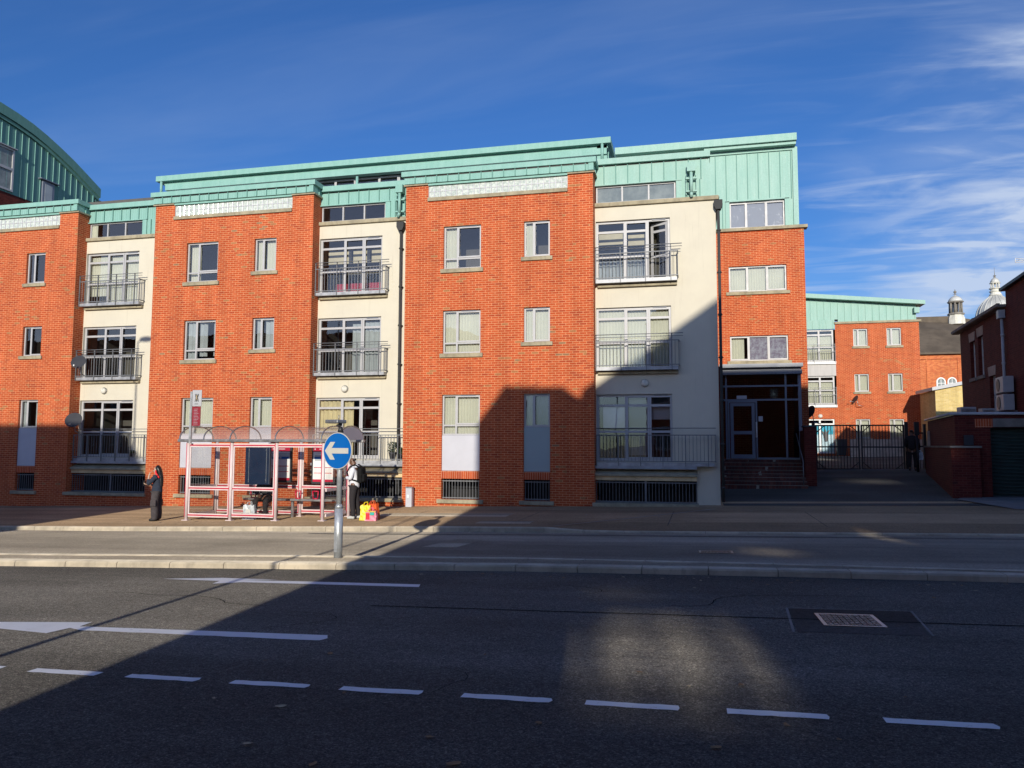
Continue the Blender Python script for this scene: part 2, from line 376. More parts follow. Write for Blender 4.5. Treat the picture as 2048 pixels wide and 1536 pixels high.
        if vs:
            lo = [min(v[i] for v in vs) for i in range(3)]; hi = [max(v[i] for v in vs) for i in range(3)]
        else: lo = hi = [0, 0, 0]
        c = Vector(origin) if origin is not None else Vector(((lo[0]+hi[0])/2, (lo[1]+hi[1])/2, lo[2]))
        for v in bm.verts: v.co -= c
        bm.to_mesh(me); bm.free()
        if isinstance(mat, str): mat = M[mat]
        me.materials.append(mat)
        ob = bpy.data.objects.new(name, me); C.objects.link(ob)
        if parent is not None: ob.parent = parent; ob.location = c-wloc(parent)
        else: ob.location = c
        WL[ob.name] = c
        return ob

def tag(o, label=None, cat=None, group=None, kind=None):
    if label: o['label'] = label
    if cat: o['category'] = cat
    if group: o['group'] = group
    if kind: o['kind'] = kind
    return o
def thing(name, label, cat, loc, rotz=0, group=None, local=False):
    o = bpy.data.objects.new(name, None); C.objects.link(o); o.location = loc; o.rotation_euler = (0, 0, rotz); o.empty_display_size = .3
    WL[o.name] = Vector((0, 0, 0)) if local else Vector(loc)
    return tag(o, label, cat, group)
def copy_tree(o, parent=None):
    c = o.copy(); C.objects.link(c)
    if parent: c.parent = parent
    for ch in list(o.children): copy_tree(ch, c)
    return c
def struct(mb, name, mat, **k):
    o = mb.build(name, mat, **k); o['kind'] = 'structure'; return o

# ------------------------------------------------------------------ ground
G = .0206
def gx(X): return G*max(-70, min(70, X))
def zroad(X, Y): return -1.63-.028*(Y-5.04)+gx(X)
def hlane(Y):
    if Y < 26: return 0
    if Y < 35: return .72*(Y-26)/9
    if Y < 52: return .72+.30*(Y-35)/17
    return 1.02
def zpave(X, Y): return -1.87+gx(X)+hlane(Y)
def ykerb(X): return 17.25 if X < -15 else (17.9 if X > -6 else 17.25+.65*(X+15)/9)
def interp(tab, x):
    if x <= tab[0][0]: return tab[0][1]
    for (a, b), (c, d) in zip(tab, tab[1:]):
        if x <= c: return b+(d-b)*(x-a)/(c-a)
    return tab[-1][1]
ISN = [(-60, 9.6), (-14, 10.3), (-11, 10.5), (-6, 10.85), (-2.6, 11.12), (1, 11.12), (4, 11.02), (60, 10.6)]
ISF = [(-60, 10.6), (-14, 11.3), (-11, 11.52), (-6, 11.92), (-2.6, 12.08), (1, 11.9), (4, 11.6), (60, 11.0)]
XS = [-70, -50, -35]+[-28+i*1.0 for i in range(0, 50)]+[30, 45, 70]
def strip(ya, yb, zf, xs=XS, ny=6):
    mb = MB(); rows = []
    for x in xs:
        a, b = ya(x), yb(x); rows.append([mb.bm.verts.new((x, a+(b-a)*j/ny, zf(x, a+(b-a)*j/ny))) for j in range(ny+1)])
    for A, B in zip(rows, rows[1:]):
        for j in range(ny): mb.bm.faces.new((A[j], B[j], B[j+1], A[j+1]))
    return mb
def zg(X, Y):
    return (zroad(X, min(Y, 17.9)) if Y < 17.9 else zpave(X, Y)-.12)-.12
mb = MB(); xs = [-900, -300, -70]+[-50+i*5 for i in range(25)]+[90, 300, 900]; ys = [-600, -100, -20, 0, 10, 17.8, 18.2, 26, 30, 35, 43, 52, 80, 200, 900]
gr = [[mb.bm.verts.new((x, y, zg(x, max(y, -8)))) for y in ys] for x in xs]
for A, B in zip(gr, gr[1:]):
    for j in range(len(ys)-1): mb.bm.faces.new((A[j], B[j], B[j+1], A[j+1]))
struct(mb, 'ground', 'ground')
struct(strip(lambda x: -3, lambda x: interp(ISN, x)+.12, zroad, ny=10), 'road', 'road')
struct(strip(lambda x: interp(ISF, x)-.1, lambda x: ykerb(x)+.08, zroad), 'bus_lane', 'buslane')
def kdrop(X): return .075*max(0, min(1, (X+3.3)/1.0))
def zpv(X, Y): return zpave(X, Y)-kdrop(X)*max(0, 1-(Y-ykerb(X)-.1)/1.3)
XP = sorted(set(XS+[-3.3, -2.3, -2.8]))
struct(strip(lambda x: ykerb(x)+.13, lambda x: ykerb(x)+1.5, zpv, xs=XP, ny=2), 'pavement', 'pave')
struct(strip(lambda x: ykerb(x)+1.5, lambda x: 27.6, zpave, xs=XP, ny=6), 'pavement', 'pave')
struct(strip(lambda x: -6, lambda x: -3.0, lambda x, y: zroad(x, -3)+.1), 'near_pavement', 'pave')
# traffic island between the carriageways
struct(strip(lambda x: interp(ISN, x)+.20, lambda x: interp(ISF, x)-.14, lambda x, y: zroad(x, y)+.082, ny=3), 'traffic_island', 'patch')
def kerbline(name, yf, w, h, face_side, x0, x1, lfun, zf, lift=0):
    mb = MB(); x = x0
    while x < x1:
        ln = lfun(x); xb = x+ln-.012
        P = []
        for X in (x, xb):
            y0 = yf(X); y1 = y0+w; hh = h(X) if callable(h) else h
            z = zf(X, y0)
            cf = .022
            if face_side < 0: P.append([(X, y0, z-.06), (X, y0+.008, z+hh-cf), (X, y0+cf+.008, z+hh), (X, y1, z+hh), (X, y1, z-.06)])
            else: P.append([(X, y0, z-.06), (X, y0, z+hh), (X, y1-cf, z+hh), (X, y1, z+hh-cf), (X, y1, z-.06)])
        V = [[mb.bm.verts.new(p) for p in q] for q in P]
        for j in range(5): mb.bm.faces.new((V[0][j], V[1][j], V[1][(j+1) % 5], V[0][(j+1) % 5]))
        mb.bm.faces.new(V[0]); mb.bm.faces.new(V[1][::-1])
        x += ln
    return struct(mb, name, 'kerb')
kerbline('island_kerb', lambda x: interp(ISN, x), .24, .088, -1, -30, 24, lambda x: .915, zroad)
kerbline('island_kerb', lambda x: interp(ISF, x)-.17, .16, .094, 1, -30, 24, lambda x: .915, zroad)
def hk(X): return zpave(X, ykerb(X))-zroad(X, ykerb(X))-kdrop(X)
kerbline('pavement_kerb', ykerb, .15, hk, -1, -40, 24, lambda x: .915, zroad)
# pale edging line and entrance channel
def ribbon(pts, w, zf, dz, name, mat, kind='structure'):
    mb = MB(); vs = []
    for i, p in enumerate(pts):
        a = Vector(pts[max(0, i-1)]); b = Vector(pts[min(len(pts)-1, i+1)]); d = (b-a).normalized(); n = Vector((-d.y, d.x))*w/2
        P = Vector(p); vs.append([mb.bm.verts.new((q.x, q.y, zf(q.x, q.y)+dz)) for q in (P-n, P+n)])
    for A, B in zip(vs, vs[1:]): mb.bm.faces.new((A[0], B[0], B[1], A[1]))
    o = mb.build(name, mat)
    if kind: o['kind'] = kind
    return o
ribbon([(-3.25, 18.2), (-1.4, 20.6), (.62, 23.35)], .07, zpave, .006, 'edging_strip', 'concrete')
ribbon([(-7.5, 22.8), (-3, 22.6), (1, 22.5)], .04, zpave, .004, 'edging_strip', 'drive')
# driveway up to the gates
def laneL(y): return 1.0 if y < 29 else 2.5
mb = MB(); rows = []
for y in [24.5, 25.5, 26, 27, 28, 29, 30, 31, 32, 33, 34, 35, 38, 42, 46, 50, 53]:
    rows.append([mb.bm.verts.new((x, y, zpave(x, y)+.008)) for x in (.9, 3, 5, 7, 9, 11, 14, 16)])
for A, B in zip(rows, rows[1:]):
    for j in range(7): mb.bm.faces.new((A[j], A[j+1], B[j+1], B[j]))
struct(mb, 'driveway', 'drive')
ribbon([(3.35, 24.62), (6.3, 24.62)], .07, zpave, .016, 'drainage_channel', 'concrete')
ribbon([(5.2, 34.8), (8.7, 34.8)], .12, zpave, .016, 'gate_threshold', 'concrete')
ribbon([(5, 49.3), (14.5, 49.3)], .35, zpave, .05, 'courtyard_kerb', 'kerb')
mb = MB(); mb.face([(x, y, zpave(x, y)+.016) for x, y in ((7.95, 26.5), (8.4, 23.2), (16, 22.6), (16, 26.9), (8.2, 26.9))]); struct(mb, 'concrete_apron', 'concrete')

# ------------------------------------------------------------------ road markings
def flat(polys, zf, dz, name, mat, kind='structure', sub=1):
    mb = MB()
    for P in polys: mb.face([(x, y, zf(x, y)+dz) for x, y in P])
    o = mb.build(name, mat, recal=False)
    if kind: o['kind'] = kind
    return o
def wear_strip(x0, x1, ya, yb, n=9, e=.007):
    top = [(x0+(x1-x0)*i/n, yb+random.uniform(-e, e)) for i in range(n+1)]; bot = [(x0+(x1-x0)*i/n, ya+random.uniform(-e, e)) for i in range(n+1)]
    return bot+[(x1+random.uniform(0, .02), (ya+yb)/2)]+top[::-1]
for x in (-9.2, -8.35, -7.5, -6.65, -5.80, -4.93, -4.08, -3.22, -2.38, -1.51, -.69, .18, 1.07, 1.97, 2.87):
    flat([wear_strip(x, x+.585+random.uniform(-.01, .015), 4.965, 5.062)], zroad, .005, 'broken_line_mark', 'paint')
flat([[(-7.3, 9.58), (-6.5, 9.80), (-5.6, 9.76), (-6.1, 9.66), (-3.49, 9.66), (-3.43, 9.44), (-5.95, 9.46), (-6.3, 9.28), (-6.35, 9.52)][::-1]], zroad, .005, 'lane_arrow', 'paint')
flat([[(-7.6, 6.43), (-5.93, 6.17), (-5.90, 6.42)]+wear_strip(-5.7, -3.23, 6.35, 6.56, 14, .009)[:15]+[(-3.20, 6.45), (-3.26, 6.57), (-4.5, 6.54), (-5.86, 6.50), (-5.90, 6.70)]], zroad, .005, 'lane_arrow', 'paint')
flat([[(.90, 7.48), (2.0, 7.50), (2.13, 8.70), (.95, 8.69)]], zroad, .003, 'asphalt_patch', 'drive')
def crack(x, y, ang, n, w=.012):
    pts = [(x, y)]
    for i in range(n):
        ang += random.uniform(-.5, .5); pts.append((pts[-1][0]+math.cos(ang)*.16, pts[-1][1]+math.sin(ang)*.10))
    ribbon(pts, w, zroad, .0035, 'asphalt_crack', 'tar')
crack(-4.2, 7.6, .2, 12, .008); crack(-1.9, 5.7, -.3, 8, .005); crack(2.0, 9.6, 3.0, 20); crack(-7.2, 8.4, .1, 18); crack(-2.4, 9.9, .0, 14, .010)
# darker seam along the lanes
for yy, x0, x1 in ((8.1, -3.5, 9.0),):
    ribbon([(x0+(x1-x0)*i/14, yy+random.uniform(-.02, .02)) for i in range(15)], .03, zroad, .004, 'asphalt_seam', 'tar')
ribbon([(.94, 8.70), (2.15, 8.72)], .02, zroad, .004, 'patch_seam', 'concrete'); ribbon([(.94, 8.70), (.86, 7.46)], .025, zroad, .004, 'patch_seam', 'concrete'); ribbon([(2.15, 8.72), (2.02, 7.50)], .02, zroad, .004, 'patch_seam', 'concrete')
ribbon([(-9, 17.05), (-3, 17.25), (4, 17.3), (10, 17.25)], .22, zroad, .004, 'gutter_seam', 'road')
flat([[(-5.35, 18.75), (-3.95, 18.75), (-3.95, 19.35), (-5.35, 19.35)]], zpave, .006, 'pavement_patch', 'patch')
flat([[(-8.9, 20.6), (-5.0, 20.6), (-5.0, 21.6), (-8.9, 21.6)]], zpave, .006, 'pavement_patch', 'patch')
flat([[(-5.15, 14.3), (-4.45, 14.3), (-4.35, 16.0), (-4.95, 16.0)]], zroad, .006, 'lane_patch', 'patch')
def cover(x0, x1, y0, y1, zf, label, skew=0):
    mb = MB()
    t0 = thing('manhole_cover', label, 'manhole cover', ((x0+x1)/2, (y0+y1)/2, zf((x0+x1)/2, (y0+y1)/2)))
    z = lambda x, y, d: zf(x, y)+d
    w = .035
    fr = MB()
    for a, b, c, d in ((x0, x1, y0, y0+w), (x0, x1, y1-w, y1), (x0, x0+w, y0+w, y1-w), (x1-w, x1, y0+w, y1-w)):
        fr.face([(p, q, z(p, q, .010)) for p, q in ((a, c), (b, c), (b, d), (a, d))])
    fr.build('cover_frame', 'grey_metal', t0, recal=False)
    nx, ny = 9, 6
    for i in range(nx):
        for j in range(ny):
            a = x0+w+.006+(x1-x0-2*w-.012)*i/nx; b = a+(x1-x0-2*w-.012)/nx*.8; c = y0+w+.006+(y1-y0-2*w-.012)*j/ny; d = c+(y1-y0-2*w-.012)/ny*.7
            zz = z(a, c, 0); mb.box(a, b, c, d, zz+.004, zz+.013)
    mb.face([(p, q, z(p, q, .006)) for p, q in ((x0+w, y0+w), (x1-w, y0+w), (x1-w, y1-w), (x0+w, y1-w))])
    mb.build('cover_plate', 'iron', t0, recal=True)
cover(1.17, 1.72, 7.80, 8.42, zroad, 'rectangular patterned iron manhole cover set in the near road')
cover(.08, .66, 13.95, 14.32, zroad, 'small worn bright iron drain cover in the bus lane')
mb = MB(); mb.lathe([(.36, 0), (.36, .012), (.33, .014)], n=28)
o = mb.build('manhole_cover', 'iron'); o.location = (10.1, 25.2, zpave(10.1, 25.2)+.012); tag(o, 'round dark manhole cover on the pale concrete apron by the green shutter', 'manhole cover')

# ------------------------------------------------------------------ apartment building helpers
def rib_panel(mb, x0, x1, z0, z1, y, step=.42, rib=.026, out=.035, first=None, groove=True, seams=None, gap=.045, dark=None):
    """standing seam sheet facing -Y; seams and the dark strip under the fascia go to their own meshes"""
    seams = seams or mb
    mb.box(x0, x1, y, y+.05, z0, z1-gap)
    if seams is not mb: seams.box(x0+.03, x1-.03, y+.015, y+.04, z0+.03, z0+.06)
    if dark: dark.box(x0+.02, x1-.02, y-.004, y+.04, z1-gap, z1-.001)  # black strip drawn in place of the shadow gap under the fascia
    x = x0+(first if first is not None else step)
    while x < x1-.05:
        seams.box(x-rib/2, x+rib/2, y-out, y+.01, z0+.004, z1-.004)
        if groove:
            for k in (1, 2, 3):
                xx = x-step+step*k/4
                if xx > x0+.05: mb.box(xx-.004, xx+.004, y-.006, y+.01, z0+.006, z1-gap-.006)
        x += step
def corrug(mb, x0, x1, z0, z1, y, pitch=.11, amp=.018):
    n = max(2, int((x1-x0)/pitch*2)); vs = []
    for i in range(n+1):
        x = x0+(x1-x0)*i/n; yy = y+(amp if i % 2 else -amp)
        vs.append((mb.bm.verts.new((x, yy, z0)), mb.bm.verts.new((x, yy, z1))))
    for A, B in zip(vs, vs[1:]): mb.bm.faces.new((A[0], B[0], B[1], A[1]))

def window(par, x0, x1, z0, z1, y, cols=(0, .38, 1), trans=(), case=(), fill=(), sill=None, fr=.052, fmat='frame', setb=.09, room=True, gl='glass', sillw=.09, name='window', roomd=1.3, blind_y=.24, roommat='room', silld=.07, sillh=.14, vent=True, glfrac=1):
    """frame with mullions at cols; trans = list of (ca, cb, z); case = pane indices with a heavier sash"""
    W_ = x1-x0; X = [x0+c*W_ for c in cols]; yf = y+setb; yb = yf+.065
    mb = MB()
    mb.box(x0, x1, yf, yb, z1-fr, z1); mb.box(x0, x1, yf, yb, z0, z0+fr)
    mb.box(x0, x0+fr, yf+.002, yb, z0+fr, z1-fr); mb.box(x1-fr, x1, yf+.002, yb, z0+fr, z1-fr)
    for c in X[1:-1]: mb.box(c-fr*.55, c+fr*.55, yf-.004, yb, z0+fr, z1-fr)
    for ca, cb, z in trans:
        a = X[ca]+fr*.56 if ca else x0+fr; b = X[cb]-fr*.56 if cb < len(X)-1 else x1-fr
        mb.box(a, b, yf+.001, yb, z-fr*.5, z+fr*.5)
    for ca, cb, za, zb in case:
        a, b = X[ca]+.012, X[cb]-.012; w = .05
        mb.box(a, b, yf-.022, yf-.006, za, za+w); mb.box(a, b, yf-.022, yf-.006, zb-w, zb)
        mb.box(a, a+w, yf-.022, yf-.006, za+w, zb-w); mb.box(b-w, b, yf-.022, yf-.006, za+w, zb-w)
    w = mb.build(name, fmat, par)
    xg = x0+(x1-x0)*glfrac-.02; g = MB(); g.face(((x0+.02, yf+.035, z0+.02), (xg, yf+.035, z0+.02), (xg, yf+.035, z1-.02), (x0+.02, yf+.035, z1-.02))); g.build('glass', gl, w, recal=False)
    if vent:
        v = MB(); a = X[-2]+(X[-1]-X[-2])*.2; b = X[-1]-(X[-1]-X[-2])*.2; v.box(a, b, yf-.035, yf-.023, z1-.04, z1-.018); v.build('vent', 'frame_dark', w)
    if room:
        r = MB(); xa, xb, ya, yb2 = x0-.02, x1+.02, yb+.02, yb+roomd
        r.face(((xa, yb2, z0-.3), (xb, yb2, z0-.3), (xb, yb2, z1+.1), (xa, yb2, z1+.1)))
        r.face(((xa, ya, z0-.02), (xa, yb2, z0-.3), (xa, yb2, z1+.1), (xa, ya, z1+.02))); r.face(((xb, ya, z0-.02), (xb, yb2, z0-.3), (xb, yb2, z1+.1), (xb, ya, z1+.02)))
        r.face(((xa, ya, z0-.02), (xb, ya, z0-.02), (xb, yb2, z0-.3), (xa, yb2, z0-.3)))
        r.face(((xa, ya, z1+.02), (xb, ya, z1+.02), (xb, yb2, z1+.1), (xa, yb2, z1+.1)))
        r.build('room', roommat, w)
    nm = {'blind': 'blind', 'curtain_grey': 'curtain', 'curtain_cream': 'curtain', 'white_sheet': 'board', 'ceiling': 'blind', 'redcloth': 'sofa', 'mural': 'mural', 'mural_pale': 'window_film', 'splash': 'pane', 'obscure': 'pane', 'frost': 'pane', 'blackish': 'curtain'}
    for f in fill:
        a, b, c, d, mt = f[:5]; k = f[5] if len(f) > 5 else 0
        q = MB(); xa, xb, za, zb = x0+a*W_, x0+b*W_, z0+c*(z1-z0), z0+d*(z1-z0)
        xa = max(xa, x0+.03); xb = min(xb, x1-.03); za = max(za, z0+.03); zb = min(zb, z1-.03)
        if mt in ('blind', 'curtain_grey', 'curtain_cream'): corrug(q, xa, xb, za, zb, y+blind_y+k, .10 if mt == 'blind' else .16, .012 if mt == 'blind' else .035)
        else: q.box(xa, xb, y+blind_y+k-.006, y+blind_y+k+.01, za, zb)
        q.build(nm.get(mt, 'blind'), mt, w)
    if sill:
        q = MB(); q.bbox(x0-sillw, x1+sillw, y-silld, y+setb+.02, z0-sillh, z0-.004, .008); q.build('sill', sill, w)
    return w

def french(par, x0, x1, z0, z1, y, fill=(), open_leaf=False, **k):
    H = z1-z0; ztop = z1-.36; zmid = z0+.92
    if open_leaf: return french_open(par, x0, x1, z0, z1, y, fill, ztop, zmid)
    w = window(par, x0, x1, z0, z1, y, cols=(0, .395, .70, 1), trans=((0, 1, ztop), (1, 2, ztop), (2, 3, ztop), (0, 1, zmid), (1, 2, zmid), (2, 3, zmid)),
               case=((1, 2, z0+.06, z1-.055), (2, 3, z0+.06, z1-.055)), fill=fill, fr=.075, roomd=2.2, **k)
    return w

def french_open(par, x0, x1, z0, z1, y, fill, ztop, zmid):
    w = window(par, x0, x1, z0, z1, y, cols=(0, .395, .70, 1), trans=((0, 1, ztop), (1, 2, ztop), (0, 1, zmid), (1, 2, zmid)), case=((1, 2, z0+.06, z1-.055),), fill=fill, fr=.075, roomd=2.2, glfrac=.70)
    hx = x1-.085; lw = (x1-x0)*.30-.10; a = R(28); hy = y+.12
    mt = Matrix.Translation((hx, hy, 0)) @ Matrix.Rotation(-a, 4, 'Z')
    q = MB()
    for za, zb in ((z0+.08, z0+.18), (z1-.18, z1-.08), (zmid-.04, zmid+.04), (ztop-.04, ztop+.04)): q.box(-lw+.08, -.08, 0, .05, za, zb)
    q.box(-lw, -lw+.08, .001, .05, z0+.08, z1-.08); q.box(-.08, 0, .001, .05, z0+.08, z1-.08)
    lf = q.build('door_leaf', 'frame', w, mtx=mt)
    g = MB(); g.face(((-lw+.04, .025, z0+.1), (-.04, .025, z0+.1), (-.04, .025, z1-.1), (-lw+.04, .025, z1-.1))); g.build('glass', 'glass', w, recal=False, mtx=mt)
    return w

def balcony(par, x0, x1, ztop, zbot, zdeck, yb, yf=24.47, side=True, ext=.28, two=True, ledge=None, nposts=4):
    """deck with galvanised railing; children railing, handrail, ledge"""
    d = MB(); d.box(x0+.02, x1-.04, yf+.03, yb-.004, zdeck, zbot-.06)
    dk = d.build('balcony', 'deck', par)
    r = MB()
    r.box(x0, x1, yf, yf+.03, ztop-.03, ztop); r.box(x0, x1, yf, yf+.03, zbot-.03, zbot)
    n = int((x1-x0)/.112)
    for i in range(n+1):
        x = x0+.02+(x1-x0-.04)*i/n; r.tube((x, yf+.015, zbot), (x, yf+.015, ztop-.03), .0075, 5, cap=False)
    posts = [x0+.02+(x1-x0-.25)*i/(nposts-1) for i in range(nposts)]
    for x in posts: r.box(x-.012, x+.012, yf-.006, yf+.04, zdeck-.01, ztop+(.2 if two else .0))
    if side:
        for xx in (x1,):
            r.box(xx-.04, xx, yf+.031, yb, ztop-.03, ztop); r.box(xx-.04, xx, yf+.031, yb, zbot-.03, zbot)
            for j in range(1, 6): r.tube((xx-.02, yf+(yb-yf)*j/6, zbot), (xx-.02, yf+(yb-yf)*j/6, ztop-.03), .0075, 5, cap=False)
    r.build('railing', 'rail', dk)
    h = MB(); h.tube((x0, yf-.02, ztop+.20), (x1+ext, yf-.02, ztop+.20), .014, 6)
    if two: h.tube((x0, yf-.02, ztop+.115), (x1+ext, yf-.02, ztop+.115), .010, 6)
    h.build('handrail', 'rail', dk)
    if ledge:
        l = MB(); l.bbox(x0+.05, x1-.05, yb-.12, yb+.02, ledge[0], ledge[1], .01); l.build('ledge', 'stone', dk)
    return dk

# ------------------------------------------------------------------ main apartment building
APT = thing('apartment_building', 'long red brick and cream block of flats with green copper top floor behind the shelter', 'building', (-9, 24.3, -2))
YF, YS = 24.3, 24.8
HT = [(5.88, 7.35), (3.02, 4.47), (.30, 1.64)]     # big windows
HS = [(6.15, 7.35), (3.33, 4.47), (.56, 1.64)]     # small windows
bays = [(-29.3, -22.83, 'A'), (-19.40, -12.95, 'B'), (-9.47, -3.03, 'C')]
fills_big = {
 'B': [[(0, .34, .0, 1, 'blind', .05)], [(.05, .33, 0, 1, 'curtain_grey'), (.42, .62, .1, 1, 'curtain_grey'), (.85, 1, .1, 1, 'curtain_grey')], [(0, 1, 0, 1, 'blind')]],
 'C': [[(0, .32, .0, 1, 'blind')], [(0, 1, 0, 1, 'blind')], [(0, 1, 0, 1, 'blind')]],
 'A': [[], [], []]}
fills_small = {
 'B': [[(0, .34, 0, 1, 'blind'), (.45, 1, 0, 1, 'blind')], [(.1, .32, 0, 1, 'curtain_grey'), (.5, .95, 0, 1, 'curtain_grey')], [(0, 1, 0, 1, 'blind')]],
 'C': [[(0, .32, 0, 1, 'blind')], [(0, 1, 0, 1, 'blind')], [(0, .36, 0, 1, 'blind'), (.45, .95, 0, 1, 'curtain_grey', .08)]],
 'A': [[(0, .3, 0, 1, 'blackish')], [], [(0, .3, 0, 1, 'curtain_grey'), (.7, 1, 0, 1, 'curtain_grey')]]}
for bx0, bx1, bn in bays:
    xb0 = bx1-5.07; xb1 = xb0+1.31; xs0 = bx1-2.29; xs1 = xs0+.87
    gb0, gb1 = (bx1-5.63, bx1-.83)
    ops = [(xb0, xb1, a, b) for a, b in HT[:2]]+[(xs0, xs1, a, b) for a, b in HS[:2]]
    gl0, gl1 = -1.80, 1.64
    ops += [(xb0, xb1, gl0, gl1), (xs0, xs1, gl0, gl1)]
    ops += [(gb0, gb1, 8.38, 8.82)]
    mb = MB(); zb = -2.75
    mb.wall(bx0, bx1, zb, 8.82, YF, ops, .20)
    mb.face(((bx1, YF, zb), (bx1, 25.2, zb), (bx1, 25.2, 8.82), (bx1, YF, 8.82))); mb.face(((bx0, YF, zb), (bx0, YF, 8.82), (bx0, 25.2, 8.82), (bx0, 25.2, zb)))
    mb.face(((bx0, YF, 8.82), (bx1, YF, 8.82), (bx1, 25.2, 8.82), (bx0, 25.2, 8.82)))
    mb.build('brick_wall', 'brick', APT, recal=False)
    for i in range(3):
        za, zc = HT[i]; s = (zc-za)*.24
        case = ((1, 2, za+s+.03, zc-.03),)
        window(APT, xb0, xb1, za, zc, YF, cols=(0, .36, 1), trans=((0, 1, za+s), (1, 2, za+s)), case=case, fill=fills_big[bn][i], sill='stone' if i < 2 else None)
        za, zc = HS[i]
        window(APT, xs0, xs1, za, zc, YF, cols=(0, .36, 1), case=((1, 2, za+.03, zc-.03),), fill=fills_small[bn][i], sill='stone' if i < 2 else None, sillh=.13)
    for (a, b, mt, zt) in ((xb0, xb1, 'panel', HT[2][0]), (xs0, xs1, 'panel_shade' if bn == 'C' else 'panel', HS[2][0])):
        q = MB(); q.bbox(a+.004, b-.004, YF+.04, YF+.12, -.87, zt-.005, .006); q.build('infill_panel', mt, APT)
        q = MB(); q.box(a, b, YF+.015, YF+.16, -1.13, -.875); q.build('soldier_course', 'soldier', APT)
        q = MB()
        n = int((b-a)/.105)
        for i in range(n+1):
            x = a+.05+(b-a-.1)*i/n; q.tube((x, YF+.09, -1.80), (x, YF+.09, -1.17), .011, 6, cap=False)
        q.box(a+.02, b-.02, YF+.08, YF+.10, -1.22, -1.19); q.box(a+.02, b-.02, YF+.08, YF+.10, -1.77, -1.74)
        q.build('basement_grille', 'rail', APT)
        q = MB(); q.box(a, b, YF+1.2, YF+1.25, -1.9, -1.1); q.box(a, b, YF+.18, YF+1.2, -1.9, -1.82); q.box(a, b, YF+.18, YF+1.2, -1.12, -1.08); q.box(a-.05, a, YF+.2, YF+1.2, -1.9, -1.1); q.box(b, b+.05, YF+.2, YF+1.2, -1.9, -1.1)
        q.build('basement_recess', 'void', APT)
        q = MB(); q.bbox(a-.13, b+.13, YF-.09, YF+.16, -1.93, -1.805, .01); q.build('basement_sill', 'stone', APT)
    # glass block strip
    g = MB(); n = round((gb1-gb0)/.2); dx = (gb1-gb0)/n
    for i in range(n):
        for j in range(2):
            x = gb0+dx*i; z = 8.385+.215*j; g.bbox(x+.008, x+dx-.008, YF+.03, YF+.11, z+.006, z+.209, .018)
    gp = g.build('glass_block_strip', 'gblock', APT)
    q = MB(); q.box(gb0, gb1, YF+.06, YF+.2, 8.38, 8.82)
    for i in range(n+1): q.box(gb0+dx*i-.011, gb0+dx*i+.011, YF+.022, YF+.06, 8.385, 8.815)
    q.box(gb0, gb1, YF+.021, YF+.06, 8.590, 8.610); q.build('block_joints', 'panel', gp)
    q = MB(); q.bbox(gb0-.02, gb1, YF-.06, YF+.03, 8.25, 8.375, .01); q.build('sill', 'stone', gp)
    # stone cap and copper parapet
    q = MB(); q.box(bx0-.06, gb0, YF-.07, 25.3, 8.822, 8.875); q.build('stone_cap', 'stone', APT); q = MB(); q.box(gb1, bx1+.07, YF-.07, 25.3, 8.822, 8.875); q.build('stone_cap', 'stone', APT)
    c = MB(); c.box(bx0-.03, bx1+.03, YF-.05, 25.6, 8.88 if bn else 8.8, 9.30); c.box(gb0, gb1, YF-.05, YF+.2, 8.80, 8.879)
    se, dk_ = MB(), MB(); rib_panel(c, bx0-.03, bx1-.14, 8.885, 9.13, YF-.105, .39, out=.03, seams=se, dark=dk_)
    c.box(bx0-.12, bx1+.12, YF-.17, 25.7, 9.13, 9.30); c.box(bx0-.03, bx1+.05, YF-.11, 25.5, 8.876, 8.884)
    c.box(bx1-.13, bx1+.035, YF-.125, YF-.05, 8.886, 9.125)
    for yy in (24.6, 24.95): c.box(bx1+.03, bx1+.06, yy, yy+.02, 8.885, 9.12)
    cp = c.build('copper_parapet', 'copper', APT); se.build('standing_seams', 'copper_dark', cp); dk_.build('shadow_gap_strip', 'black', cp)

# recessed strips with french windows
FW = [(5.22, 7.33), (2.38, 4.45), (-.50, 1.62)]
strips = [(-22.83, -19.40, 'AB'), (-12.95, -9.47, 'BC'), (-3.03, .82, 'D')]
ff = {
 'AB': [[(0, .39, .22, .95, 'blind'), (.41, .70, .05, .95, 'blind'), (.72, 1, .05, .95, 'blind')], [], []],
 'BC': [[(0, .39, .62, .84, 'ceiling', .4), (.42, .69, .62, .84, 'ceiling', .4), (.72, 1, .62, .84, 'ceiling', .4), (.15, 1, .05, .27, 'redcloth', .35)], [(.52, .66, .0, .9, 'curtain_grey'), (.72, .95, 0, .92, 'curtain_grey')], [(.02, .37, .1, .95, 'curtain_cream'), (.40, .56, .05, .95, 'curtain_cream')]],
 'D': [[(0, .39, .70, .92, 'ceiling', .4), (.42, .69, .66, .84, 'ceiling', .4), (.0, .69, .02, .42, 'curtain_grey', .3)], [(0, 1, 0, 1, 'blind')], [(.08, .37, .48, .84, 'white_sheet', -.05), (.42, .68, .08, .92, 'frame_dark', .1), (.72, .97, .62, .84, 'panel', .1)]]}
